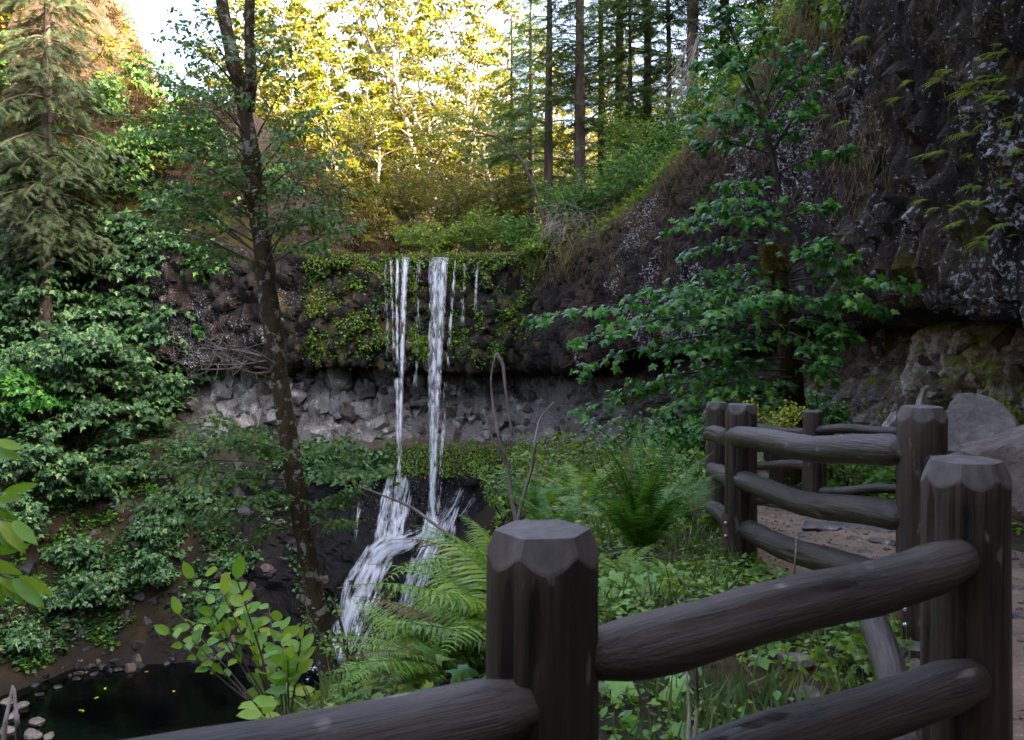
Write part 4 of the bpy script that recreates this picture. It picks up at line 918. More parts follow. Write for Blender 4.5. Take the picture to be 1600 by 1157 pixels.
for q, (cx, cy, rpx, rzp, nl, lab) in enumerate([
    (55, 385, 120, 70, 34, 'blue-green maple under the drooping conifer at the left edge'), (200, 395, 120, 75, 36, 'blue-green maple in the middle of the leafy bank'), (340, 430, 95, 90, 30, 'maple nearest the mossy alder trunk on the left bank'), (300, 350, 110, 80, 30, 'maple with dark green leaves below the sunlit ridge'),
    (70, 470, 125, 62, 36, 'broad pale-leaved maple layer at the left edge half way down'), (220, 500, 120, 60, 36, 'maple whose pale leaf layers hang over the dark hollow'), (110, 555, 130, 50, 34, 'overhanging maple bough spreading above the dark bank'), (320, 530, 85, 50, 22, 'small-crowned maple between the alder trunk and the dark hollow'), (250, 595, 110, 38, 22, 'lowest maple bough in the middle of the left bank'), (30, 610, 90, 45, 22, 'maple bough cut by the left edge above the hanging clump'),
    (180, 260, 120, 90, 30, 'green tree on the upper slope beside the drooping conifer'), (285, 240, 90, 80, 24, 'leafy tree standing at the foot of the bright ridge'), (30, 280, 90, 70, 22, 'green tree behind the drooping boughs at the left edge'), (400, 300, 70, 70, 16, 'thin tree in front of the brown slope behind the alder'), (390, 420, 60, 70, 14, 'thin-leaved tree against the cliff beside the alder trunk'),
    (60, 715, 80, 55, 20, 'hanging maple clump low on the dark bank at the left edge'), (170, 650, 80, 40, 16, 'dark leafy bough under the lowest maple layer'), (25, 800, 60, 45, 14, 'leafy clump at the left edge below the hanging one'), (140, 740, 60, 45, 12, 'leafy clump half way down the dark bank'), (120, 150, 90, 80, 20, 'broadleaf tree on the wooded hill behind the drooping conifer'), (235, 140, 60, 60, 14, 'small tree on the right edge of the wooded hill'), (20, 120, 80, 80, 18, 'tree at the top left corner behind the conifer'), (330, 250, 80, 60, 18, 'tree in the saddle left of the alder')]):
    D = gd(cx, cy + rzp * .4); D = D - rpx / FPX * D * .8; k = D / FPX; c = P(cx, cy, D)
    hi = cy < 345; nleaf += maple(cx, cy, D, rpx * k, rzp * k, nl, 200 + q, lab, .012 * D * (.5 if hi else .58), (c[0], D + rpx * k * .75), gap=(.0044 if hi else .0052) * D, m='alder' if hi else ('maple' if q in (2, 7, 9) else 'maple_far'), tpl=OVAL_LO if hi else MAPLE_LO)
for q, (cx, cy, D, rx, rz, nl, lab) in enumerate([(255, 815, 60, 2.6, 2.0, 18, 'green shrub halfway up the earthy bank left of the pool'), (170, 905, 60, 3.2, 1.2, 16, 'low pale shrub above the pool on the left bank'), (250, 880, 60.5, 2.4, 1.2, 13, 'low shrub beside the pale one above the pool'), (90, 925, 59, 2.0, 1.0, 9, 'yellowish low shrub at the left above the mossy shore'), (430, 800, 62, 1.2, 1.2, 5, 'small green shrub at the black rock behind the alder trunk'), (310, 775, 61, 2.0, 1.6, 13, 'upper green shrub on the bare brown bank'), (120, 850, 60, 2.2, 1.3, 12, 'dark shrub on the left bank above the pale one'), (380, 880, 60, 1.8, 1.4, 10, 'dark shrub above the pool edge left of the alder'), (200, 720, 60, 2.2, 1.4, 12, 'leafy shrub in the hollow of the left bank'), (400, 720, 60, 2.0, 1.4, 12, 'leafy shrub on the bank behind the alder trunk'), (330, 940, 60, 1.7, .9, 8, 'low dark shrub close to the far pool edge'), (40, 990, 60, 1.6, .8, 8, 'low fern-like shrub on the mossy shore at the left'), (355, 590, 66, 1.6, 1.2, 7, 'small maple in front of the pale rubble left of the alder')]):
    D = gd(cx, cy) - .9; c = P(cx, cy + 10, D)
    nleaf += maple(cx, cy, D, rx, rz, nl, 300 + q, lab, .40, (c[0], D + 1.2), 'bank_shrub', 'maple_far', .26, group='shrubs on the left bank')

# ================================================================== SHRUBS ABOVE THE LIP AND ON THE RIGHT SLOPE
def bush(cx, cy, D, rx, rz, nl, seed, label, m='bushleaf', lsize=.2, gap=.17, group=None, tpl=OVAL_LO, name='shrub', ry=None, zb=None, nsub=8, tw=3):
    c = P(cx, cy, D); pl = Plant(seed); r = pl.r; root = thing(name, label, 'shrub', (c[0], c[1], c[2] - rz), group); b = c - UP * rz
    for q in range(nl):
        a = r.uniform(0, 6.28); e = c + np.array([math.cos(a) * rx * r.uniform(.3, 1), math.sin(a) * (ry or rx) * r.uniform(.3, 1), r.uniform(-.5, 1) * rz]); L = np.linalg.norm(e - b)
        pl.limb(b + np.array([r.normal(0, rx * .25), r.normal(0, rx * .2), 0]), e, .02 + .004 * rx, L * .35, nsub, lsize, gap, .08, .25, tw, .3, .5, up=.15)
    pl.finish(root, tpl, M[m], M['twig'], 'leaves', 'stems'); return pl.count()
for q, (cx, cy, D, rx, rz, nl, lab, m) in enumerate([(690, 378, 72.5, 2.2, 1.3, 34, 'bright green shrub above the right-hand stream of the falls', 'bushleaf'), (755, 365, 73.5, 2.8, 1.9, 44, 'large green shrub on the cliff lip right of the falls', 'bushleaf'), (820, 372, 72, 2.4, 1.6, 34, 'green shrub between the lip and the dead brush', 'fern'), (640, 372, 76, 1.8, 1.3, 24, 'yellow-green shrub on the lip between the ridge and the falls', 'bushleaf'),
    (720, 320, 86, 4.0, 3.2, 40, 'bright sunlit bush behind the lip shrubs', 'sunleaf'), (640, 300, 92, 3.6, 3.2, 36, 'sunlit bush at the foot of the pale trunks', 'sunleaf'), (790, 310, 84, 3.4, 3.0, 36, 'sunlit bush behind the bent branch', 'sunleaf'), (560, 200, 96, 3.4, 3.0, 30, 'yellowish bush on the far side of the brown ridge', 'sunleaf'),
    (880, 320, 70, 2.6, 1.7, 32, 'green shrub at the foot of the slim fir', 'fern'), (950, 300, 66, 3.0, 1.9, 38, 'grey-green shrub on the slope under the row of firs', 'fern'), (1020, 265, 61, 3.2, 2.0, 40, 'dense green shrub on the slope above the cliff', 'fern'), (1000, 215, 68, 3.2, 2.4, 36, 'green bush under the reddish fir', 'bushleaf'), (1075, 225, 56, 2.6, 1.8, 30, 'shrub hanging at the cliff brink behind the maple', 'fern'), (1090, 150, 64, 3.2, 2.6, 34, 'bush up the slope behind the maple crown', 'bushleaf'), (1150, 120, 58, 3.0, 2.2, 30, 'bush high on the slope under the cliff-edge firs', 'fern'), (1220, 60, 50, 2.6, 2.0, 26, 'bush at the top of the cliff below the stout fir', 'fern'), (1265, 30, 44, 2.0, 1.6, 20, 'topmost shrub beside the mossy cliff corner', 'bushleaf')]):
    nleaf += bush(cx, cy, D, rx, rz, nl, 400 + q, lab, m, .24 if D < 80 else .36, .2 if D < 80 else .3, 'shrubs above the cliff')
# dead grey brush hanging over the brink
dz = thing('dead_brush', 'tangle of bare grey twigs hanging over the cliff brink right of the falls', 'dead brush', P(895, 370, 66)); pl = Plant(77); rr = pl.r
for q in range(150):
    a = P(rr.uniform(850, 985), rr.uniform(320, 365), rr.uniform(64, 67.5)); e = a + np.array([rr.normal(-.5, 1.0), rr.normal(-.8, .6), rr.normal(-.7, .8)]) * rr.uniform(.5, 1.6); m_ = (a + e) / 2 + rr.normal(0, .25, 3) + [0, 0, .2]
    pl.stick(curve([a, m_, e], 7), rr.uniform(.012, .035), .005, 4)
    for w_ in range(2): b = m_ + (e - m_) * rr.random(); pl.stick(np.array([b, b + rr.normal(0, .35, 3) + [0, 0, -.15]]), .01, .004, 3)
pl.finish(dz, None, None, M['deadwood'], branch='twigs')
dz = thing('dead_brush', 'fan of long bare pale branches under the fir boughs', 'dead brush', P(1075, 110, 58)); pl = Plant(78); rr = pl.r
for q in range(26):
    a = P(rr.uniform(1070, 1095), rr.uniform(40, 120), 57); e = P(rr.uniform(1010, 1075), rr.uniform(140, 200), 56.5 + rr.normal(0, .5)); pl.stick(curve([a, (a + e) / 2 + rr.normal(0, .3, 3), e], 8), .03, .006, 4)
pl.finish(dz, None, None, M['deadwood'], branch='twigs')
# arching thin tree leaning out over the lip
at_ = thing('leaning_tree', 'thin dark bent tree arching left over the lip shrubs', 'tree', P(848, 345, 76)); pp = [P(850, 350, 76), P(838, 300, 75.6), P(815, 250, 75), P(780, 215, 74.5), P(735, 205, 74)]
trunk(at_, pp, [.16, .15, .13, .1, .05], M['twig'], 8, .1); pl = Plant(88)
for f_, dx, dy in ((.45, -40, -60), (.55, 30, -60), (.65, -50, -40), (.75, -10, -60), (.82, -60, 10), (.9, -60, -30), (1, -70, 10), (.7, 40, -40), (.95, -20, 40)):
    c = np.stack([np.interp(f_ * 4, range(5), np.array(pp)[:, k]) for k in range(3)]); pl.limb(c, c + np.array([dx, 0, -dy]) / FPX * 75 + [0, pl.r.normal(0, 1), 0], .05, 1.6, 12, .26, .2, .05, .2, 3)
pl.finish(at_, OVAL_LO, M['alder'], M['twig'])

# ================================================================== THE MOSSY ALDER IN FRONT OF THE FALLS
AD = 15.0
ap = [P(530, 1120, AD), P(518, 1070, AD), P(502, 990, AD), P(480, 870, AD), P(462, 760, AD), P(441, 620, AD), P(421, 480, AD), P(406, 360, AD), P(396, 270, AD), P(383, 170, AD), P(360, 80, AD), P(346, 0, AD), P(340, -90, AD)]
ar = [.18, .16, .15, .145, .145, .14, .145, .15, .13, .12, .105, .095, .08]
ag = gz(ap[0][0] + .1, AD); ap[0] = np.array([ap[0][0] + .05, AD, min(ag, ap[0][2]) - .3])
ald = thing('alder_tree', 'slender mossy alder with pale lichen bark leaning in front of the falls', 'tree', (ap[0][0], AD, ag))
trunk(ald, ap, ar, M['bark_alder'], 18, .22, seg=90, seed=4)
fk = [P(388, 175, AD), P(392, 110, AD - .1), P(389, 50, AD - .2), P(392, -40, AD - .3)]; trunk(ald, fk, [.1, .09, .08, .07], M['bark_alder'], 12, .2, 'limb')
pts = np.concatenate([ring_points(ap, ar, 2600, 5, .15, .62), ring_points(ap, np.array(ar) * 1.08, 3400, 6, .52, .98), ring_points(fk, [.1, .09, .08, .07], 700, 7)])
nz_ = vnoise(pts * 3.0, 8); tufts(ald, pts[nz_ > .05], .13, M['mossleaf'], seed=9)
pl = Plant(501); r = pl.r; apx = np.array(ap)
def on_trunk(y):
    zz = CAMZ - (y - HOR) / FPX * AD; o = np.argsort(apx[:, 2]); return np.array([np.interp(zz, apx[o, 2], apx[o, k]) for k in range(3)])
UPL = [(210, 95), (262, 55), (300, 140), (235, 205), (185, 285), (290, 245), (332, 320), (245, 325), (455, 120), (500, 175), (540, 235), (478, 265), (520, 335), (470, 325), (560, 350), (435, 60), (300, 15), (452, 200), (160, 330), (215, 370), (330, 395), (345, 190), (320, 100), (495, 380), (545, 300), (270, 170), (250, 275), (300, 290), (360, 270), (440, 290), (180, 180), (400, 20), (340, 230), (275, 120)]
for (x, y) in UPL:
    s0 = on_trunk(min(y + r.uniform(40, 140), 420)); e = P(x, y, AD + r.uniform(-1.6, 1.2)); L = np.linalg.norm(e - s0); pl.limb(s0, e, .018, .75, 11, .095, .055, .06, .3, 4, .45, .9)
LOW = [(155, 738), (205, 692), (255, 655), (300, 735), (185, 780), (350, 690), (560, 715), (600, 738), (530, 690), (515, 785), (335, 790), (285, 815), (385, 840), (545, 815), (330, 655), (400, 700), (250, 720), (420, 770), (560, 760), (240, 760), (380, 740), (470, 700)]
for (x, y) in LOW:
    s0 = on_trunk(min(max(y + r.uniform(-20, 60), 640), 850)); e = P(x, y, AD + r.uniform(-1.4, 1.0)); pl.limb(s0, e, .014, .6, 13, .10, .06, .05, .35, 3, .4, .9)
pl.finish(ald, OVAL, M['alder'], M['twig'])
# its dead, mossy side branch
pl = Plant(502); r = pl.r; mp = []
for q in range(7):
    s0 = on_trunk(r.uniform(560, 590)); e = P(r.uniform(290, 350), r.uniform(520, 590), AD + r.uniform(-.7, .5)); c = curve([s0, (s0 + e) / 2 + r.normal(0, .12, 3), e], 10); pl.stick(c, .028, .006, 5, .2); mp.append(c[:6])
    for w_ in range(9): a = c[r.integers(3, 10)]; pl.stick(np.array([a, a + r.normal(0, .14, 3), a + r.normal(0, .28, 3) - [.1, 0, 0]]), .008, .003, 3)
pl.finish(ald, None, None, M['deadwood'], branch='dead_branch'); mp = np.concatenate(mp); mp = np.repeat(mp, 14, 0); tufts(ald, mp + r.normal(0, .03, mp.shape), .07, M['mossleaf'], 'moss', 3)

# ================================================================== THE MAPLE RIGHT OF CENTRE
MD = 15.5
mt = [P(1228, 745, MD), P(1240, 640, MD), P(1236, 560, MD), P(1226, 480, MD), P(1212, 420, MD), P(1205, 382, MD)]
mr = [.22, .19, .18, .15, .14, .07]; mt[0] = np.array([mt[0][0], MD, gz(mt[0][0], MD) - .2])
mpl = thing('maple_tree', 'leafy green maple with a broken moss-topped trunk behind the log fence', 'tree', (mt[0][0], MD, mt[0][2] + .2))
trunk(mpl, mt, mr, M['bark_moss'], 14, .25)
st_ = [P(1232, 430, MD), P(1222, 330, MD - .1), P(1210, 260, MD - .2), P(1196, 190, MD - .3), P(1165, 110, MD - .3), P(1140, 30, MD - .3)]; trunk(mpl, st_, [.06, .055, .05, .045, .03, .015], M['twig'], 8, .1, 'limb')
nb = ring_points(mt, np.array(mr) * 1.05, 1500, 15, .80, 1.0); nb = np.concatenate([nb, nb[:900] + np.random.default_rng(4).normal(0, .05, (900, 3))]); tufts(mpl, nb, .13, M['goldmoss'], 'moss', 16)
nb = ring_points(mt, np.array(mr) * 1.03, 1500, 17, .1, .72); tufts(mpl, nb, .09, M['mossleaf'], 'moss', 18)
for (x0, y0, x1, y1) in ((1240, 600, 1160, 612), (1240, 620, 1180, 600), (1242, 640, 1200, 632)):
    a, e = P(x0, y0, MD), P(x1, y1, MD - .8); c = curve([a, (a + e) / 2 - [0, 0, .08], e], 10); trunk(mpl, [*c[::3]], [.06, .05, .04, .02], M['bark_moss'], 8, .2, 'limb'); q_ = np.repeat(c, 20, 0); tufts(mpl, q_ + np.random.default_rng(3).normal(0, .045, q_.shape), .07, M['mossleaf'], 'moss', 5)
pl = Plant(601); r = pl.r
def lay_(x0, y0, x1, y1, sub=.75, n=9, dd=0.0, sag=.06, size=.148, gap=.135, r0=.022): pl.limb(P(x0, y0, MD + .2 * dd), P(x1, y1, MD - .6 + dd), r0, sub, n, size, gap, sag, .2, 3, .45, .9)
for (x0, y0, x1, y1, sub, n, dd) in [(1196, 190, 1110, 60, .5, 8, 0), (1165, 110, 1095, 90, .5, 8, .5), (1196, 190, 1090, 140, .55, 8, -.4), (1200, 200, 1080, 195, .55, 9, 0), (1190, 170, 1245, 70, .5, 8, .2), (1196, 190, 1275, 90, .45, 8, .3), (1205, 240, 1310, 105, .4, 7, 0), (1205, 240, 1090, 225, .5, 8, .5), (1165, 110, 1190, 40, .5, 8, 0), (1150, 70, 1125, 10, .4, 6, .2), (1165, 110, 1150, 90, .4, 5, -.6), (1200, 210, 1150, 170, .5, 7, -.6), (1205, 240, 1260, 170, .45, 7, -.3), (1215, 270, 1330, 235, .35, 6, 0),
    (1222, 330, 1035, 360, .5, 10, 0), (1222, 330, 1090, 320, .5, 9, -.4), (1215, 300, 1130, 285, .45, 8, .3), (1222, 340, 1160, 345, .5, 8, -.5), (1222, 340, 1300, 320, .4, 7, 0), (1228, 380, 1070, 400, .4, 8, .4),
    (1230, 500, 835, 495, .55, 16, -.3), (1230, 510, 900, 530, .6, 15, -.9), (1230, 510, 960, 505, .6, 12, .3), (1230, 520, 905, 575, .4, 11, -.2), (1230, 470, 1010, 455, .6, 12, 0), (1228, 450, 1040, 480, .6, 12, -.7), (1228, 440, 1110, 425, .6, 10, .3), (1228, 470, 1120, 500, .65, 10, -1.0), (1230, 520, 1030, 555, .6, 11, -.5), (1230, 530, 1100, 545, .6, 10, -1.0), (1230, 480, 1180, 470, .6, 9, -1.2),
    (1232, 430, 1330, 400, .5, 9, -.2), (1232, 440, 1420, 450, .5, 11, -.3), (1232, 470, 1390, 490, .5, 10, .2), (1232, 420, 1290, 380, .5, 8, -.5), (1232, 500, 1320, 520, .5, 9, -.4), (1232, 520, 1290, 560, .5, 9, -.8), (1232, 480, 1350, 470, .5, 9, -1.0), (1236, 560, 1300, 590, .4, 7, -.6),
    (1236, 560, 1060, 600, .5, 10, -.4), (1236, 580, 900, 640, .45, 13, -.5), (1236, 570, 960, 610, .5, 12, 0), (1236, 590, 1040, 650, .5, 11, -.9), (1240, 600, 1010, 690, .5, 11, -1.2), (1240, 610, 1090, 680, .55, 10, -1.4), (1240, 610, 1060, 720, .5, 9, -1.5), (1240, 600, 1120, 620, .5, 9, -.8)]:
    lay_(x0, y0, x1, y1, sub, n, dd)
pl.finish(mpl, MAPLE, M['maple'], M['twig']); nmap = pl.count()

# ================================================================== FERNS
def frond_mesh(L, arch, lift_, npair, wid, seed, tri=1):
    r = np.random.default_rng(seed); t = np.linspace(0, 1, 24); ang = lift_ - arch * t ** 1.3; dx = np.cos(ang); dz = np.sin(ang); x = np.concatenate([[0], np.cumsum(dx[:-1])]) / 24 * L; z = np.concatenate([[0], np.cumsum(dz[:-1])]) / 24 * L; y = .04 * L * np.sin(t * 3 + seed) * t
    spine = np.stack([x, y, z], 1); g = Geo(); V, F = tube(spine, np.linspace(.006, .0015, 24) * L, 4, False); g.add(V, F)
    u = np.linspace(.14, .985, npair); c = np.stack([np.interp(u, t, spine[:, k]) for k in range(3)], 1); tg_ = nrm(np.stack([np.interp(u, t, np.gradient(spine[:, k])) for k in range(3)], 1)); nn = nrm(np.cross(tg_, np.cross(UP, tg_) + 1e-6)); sd = nrm(np.cross(tg_, nn))
    w = wid * L * np.sin(np.clip(u * 1.05, 0, 1) ** .62 * np.pi) ** .75 + .012 * L
    PIN = (np.array([(-.06, 0, 0), (.085, 0, 0), (.075, .45, .02), (0, 1, -.1), (-.05, .5, .02)], float), np.array([(0, 1, 2), (0, 2, 4), (4, 2, 3)]))
    for s in (-1, 1):
        d = sd * s + tg_ * .28 - nn * .18 + r.normal(0, .06, sd.shape); V, F = instance(PIN, c, d, nn + r.normal(0, .15, nn.shape), w * r.uniform(.85, 1.1, npair)); g.add(V, F)
    return g.mesh('frond')
FR = {}
def fern(c, L, n, seed, label, m='fern', lift_=1.15, arch=1.5, az=None, group='ferns beside the fence', wid=.13, pairs=34, name='sword_fern', zj=.0):
    r = np.random.default_rng(seed); root = thing(name, label, 'fern', c, group); key = (m, round(lift_, 1), round(arch, 1), wid, pairs)
    if key not in FR: FR[key] = [frond_mesh(1.0, arch * q, lift_ * w_, pairs, wid, 900 + k) for k, (q, w_) in enumerate(((.7, 1.12), (1, 1), (1.25, .9), (.9, .75), (1.1, 1.2)))]
    for q in range(n):
        a = (q * 2.4 + r.normal(0, .3)) if az is None else r.uniform(*az)
        ms_ = FR[key] if (q % 9 != 4 or m == 'fern_hang') else FR.setdefault(key + ('dry',), [x_.copy() for x_ in FR[key][:2]]); dryf = ms_ is not FR[key]
        if dryf:
            for x_ in ms_: x_.materials.clear(); x_.materials.append(M['dry'])
        obj('frond', ms_[r.integers(len(ms_))], M['dry' if dryf else m], root, (r.normal(0, .02), r.normal(0, .02), zj * r.random()), (r.normal(0, .18), r.normal(0, .1), a), L * r.uniform(.65, 1.1))
    return root
def at_ground(x, y, D): p = P(x, y, D); return (p[0], D, gz(p[0], D))
fern(P(1000, 872, 7.6), 1.12, 44, 1, 'big dark green sword fern standing upright beside the three-rail fence', lift_=1.32, arch=.95, wid=.085, pairs=46, zj=.06)
fern(P(820, 1000, 4.1), .85, 15, 2, 'pale arching fern behind the near chamfered post', 'fern_pale', .6, .8, (1.9, 4.3), wid=.17, pairs=26)
fern(P(770, 1020, 4.5), .8, 11, 3, 'pale fern spreading left above the near rail', 'fern_pale', .5, .8, (2.2, 4.0), wid=.17, pairs=26)
fern(P(800, 930, 5.2), .85, 11, 4, 'fern leaning over the view of the lower cascade', 'fern_pale', .85, 1.0, (1.8, 4.0), wid=.16, pairs=26)
fern(P(700, 1045, 4.2), .7, 14, 5, 'small pale fern right above the near rail', 'fern_pale', .5, .9, (2.0, 4.4), wid=.12, pairs=36)
fern(P(975, 905, 6.6), .55, 12, 6, 'small fern with curled pale fronds under the big one', 'fern_pale', 1.1, 1.9, wid=.08)
fern(P(1085, 820, 8.6), .8, 16, 7, 'fern leaning on the three-rail fence post', 'fern', 1.1, 1.2, (.5, 3.6), wid=.1)
fern(P(870, 850, 8.0), .8, 18, 8, 'fern left of the big upright one', 'fern', 1.0, 1.2, wid=.11)
fern(P(905, 790, 11.5), 1.0, 18, 9, 'fern on the slope behind the big upright one', 'fern_pale', .9, 1.1, wid=.11)
fern(P(840, 800, 11), .9, 16, 10, 'fern beside the thin bare saplings', 'fern', .9, 1.2, wid=.11)
fern(P(1330, 790, 12.5), .7, 14, 11, 'fern behind the far log fence', 'fern', 1.0, 1.3)
fern(P(1225, 790, 13.5), .7, 14, 12, 'fern under the plank seat', 'fern', 1.0, 1.3)
fern(P(1370, 770, 13), .7, 14, 13, 'fern at the boulder foot behind the far fence', 'fern', 1.0, 1.3)
fern(P(1060, 735, 16), 1.1, 16, 14, 'fern below the maple, behind the corner post', 'fern_pale', .9, 1.2)
rr = np.random.default_rng(91); k_ = 0
hang = [(rr.uniform(1470, 1600), rr.uniform(60, 380)) for _ in range(34)] + [(rr.uniform(1400, 1480), rr.uniform(120, 330)) for _ in range(6)] + [(1325, 105), (1345, 112), (1330, 190), (1300, 180), (1360, 60)] + [(rr.uniform(1460, 1600), rr.uniform(490, 620)) for _ in range(16)] + [(rr.uniform(1380, 1470), rr.uniform(540, 600)) for _ in range(4)]
for (x, y) in hang:
    p, n_ = ray(x, y)
    if p is None: continue
    zone = 'under the overhang above the boulders' if y > 450 else ('on the cliff corner' if x < 1470 else 'on the near dark cliff')
    o = fern(p + n_ * .03, rr.uniform(.3, .62) * (p[1] / 17), int(rr.integers(4, 8)), 700 + k_, f'bright yellow-green little fern hanging {zone}', 'fern_hang', .1, 1.1, (math.pi * .75, math.pi * 1.3), f'hanging ferns {zone}', .16, 14, 'hanging_fern'); o.rotation_euler = (0, 0, rr.normal(0, .3)); k_ += 1

# ================================================================== NEAR SHRUBS WITH SEPARATE LEAVES
LEAFM = {k: mesh(k, v[0], v[1], True) for k, v in (('leaf_oval', OVAL_HI), ('leaf_long', LONG_HI), ('leaf_maple', MAPLE))}
def leafmesh(kind, m):
    key = (kind, m)
    if key not in LEAFM: LEAFM[key] = LEAFM[kind].copy(); LEAFM[key].materials.append(M[m])
    return LEAFM[key]
def put_leaf(root, p, d, n, s, kind, m):
    d = Vector(d).normalized(); n = Vector(n); n = (n - d * n.dot(d)).normalized(); x = d.cross(n); mt_ = Matrix((x, d, n)).transposed().to_4x4()
    o = obj('leaf', leafmesh(kind, m), None, root, Vector(p) - root.location, mt_.to_euler(), s); return o
sh = thing('leafy_shrub', 'bright green broad-leaved shrub rising above the near rail at the lower left', 'shrub', P(450, 1150, 5.2)); pl = Plant(71); r = pl.r
for (x, y) in ((300, 905), (340, 890), (370, 905), (280, 960), (330, 970), (420, 950), (440, 985), (390, 1000), (450, 1030), (300, 1000), (380, 960), (460, 1070), (410, 1060), (350, 930), (430, 1090), (470, 1000), (265, 990), (395, 1095)):
    D = 5.2 + r.normal(0, .25); e = P(x, y, D); s0 = P(450 + r.normal(0, 12), 1160, 5.2); c = curve([s0, P((450 * 1.2 + x) / 2.2, (1150 + y) / 2 + 10, 5.2), e], 12); pl.stick(c, .008, .003, 5)
    for q in range(8):
        f = 11 - q * .55; i = int(min(10, f)); b = c[i] + (c[i + 1] - c[i]) * (f - i); ax = nrm(c[i + 1] - c[i]); sd = orth(ax); sg = 1 if q % 2 else -1
        d = ax * .5 + sd * sg * (0 if q == 0 else .9) + r.normal(0, .3, 3) + [0, 0, .05]; put_leaf(sh, b, d, UP + np.array([0, -.9, 0]) + r.normal(0, .35, 3), r.uniform(.075, .135), 'leaf_oval', 'shrubleaf')
pl.finish(sh, None, None, M['twig'], branch='stems')
le = thing('hanging_spray', 'blurred yellow-green leaves drooping into the left edge of the picture', 'branch', P(-40, 800, 2.3)); pl = Plant(72); r = pl.r
for (x0, y0, x1, y1) in ((-60, 740, -5, 690), (-60, 760, 10, 800), (-60, 800, 20, 815), (-60, 830, 5, 770), (-60, 880, 20, 905), (-60, 890, 30, 900), (-60, 900, 0, 850)):
    a, e = P(x0, y0, 2.3), P(x1, y1, 2.3 + r.normal(0, .05)); pl.stick(curve([a, e], 5), .003, .0015, 4)
    for q in range(3): b = a + (e - a) * (1 - q * .25); put_leaf(le, b, (e - a) * 1.2 + r.normal(0, .03, 3) - [0, 0, .07 + .03 * q], UP + np.array([0, -1.5, 0]) + r.normal(0, .4, 3), r.uniform(.075, .115), 'leaf_long', 'yellowleaf' if (q == 2 and x1 == 5) else 'shrubleaf')
pl.finish(le, None, None, M['twig'], branch='stems')
r = np.random.default_rng(73)
for q, (x, y, D, n, lab) in enumerate([(965, 905, 6.2, 16, 'patch of broad pale leaves beside the near post'), (1010, 930, 5.9, 18, 'broad-leaved plant in the middle of the leaf patch behind the top rail'), (1060, 915, 6.4, 18, 'broad-leaved plant at the right of the leaf patch'), (1110, 905, 6.8, 14, 'broad-leaved plant under the corner fence post'), (1000, 960, 5.2, 14, 'broad leaves peeping over the top rail'), (650, 1045, 4.0, 10, 'broad leaves with one yellow above the near rail'), (1030, 1090, 3.9, 14, 'broad dark leaves in the gap between the two rails'), (1180, 1010, 4.6, 12, 'broad leaves under the top rail')]):
    c = P(x, y, D); gzz = gz(c[0], D); rt = thing('broad_leaved_plant', lab, 'plant', (c[0], D, min(gzz, c[2] - .1)), 'broad-leaved plants behind the rails'); pl = Plant(740 + q); b0 = np.array(rt.location)
    for k in range(n):
        tp = c + np.array([r.normal(0, .14), r.normal(0, .15), r.uniform(-.12, .06)]); pl.stick(curve([b0 + [r.normal(0, .03), r.normal(0, .03), 0], (b0 + tp) / 2 + r.normal(0, .02, 3), tp], 5), .003, .002, 3)
        put_leaf(rt, tp, np.array([r.normal(), r.normal() - .4, -.25]), UP + r.normal(0, .3, 3) + [0, -.5, 0], r.uniform(.09, .17), 'leaf_maple', 'yellowleaf' if (q == 5 and k == 0) else 'broad')
    pl.finish(rt, None, None, M['twig'], branch='stems')
yb = bush(1205, 668, 13.6, .55, .35, 26, 880, 'yellow-green bush behind the far log fence', 'yellowleaf', .06, .05, name='yellow_bush', tpl=OVAL, nsub=7)
for q, (x, y, D, rx, rz, nl, lab, m, ls) in enumerate([(1110, 700, 14, .8, .5, 26, 'green undergrowth shrub behind the corner fence posts', 'maple', .1), (1060, 760, 12, .7, .45, 24, 'low green shrub behind the big fern', 'herb', .08), (960, 740, 16, 1.2, .6, 28, 'green shrub on the slope beyond the big fern', 'bushleaf', .1), (880, 745, 20, 1.5, .7, 30, 'bright shrub on the slope in front of the black rock', 'bushleaf', .12), (1330, 740, 13.5, .7, .4, 20, 'green shrub behind the far fence rails', 'herb', .08), (1390, 715, 14.5, .6, .4, 18, 'green shrub beside the angular boulder', 'herb', .08), (1020, 700, 20, 1.4, .8, 28, 'shrub under the lowest maple boughs', 'maple', .13), (560, 1010, 5.8, .35, .4, 9, 'thin leafy sapling in front of the splash pool', 'herb', .035), (820, 770, 14, .8, .5, 20, 'leafy shrub at the foot of the bare saplings', 'herb', .09), (1150, 650, 18, .8, .6, 20, 'dark leafy shrub behind the maple trunk', 'maple', .12), (1290, 640, 18, .6, .5, 16, 'leafy shrub right of the maple trunk', 'maple', .12)]):
    bush(x, y, D, rx, rz, nl, 890 + q, lab, m, ls, ls * .8, 'undergrowth shrubs by the fence', OVAL)
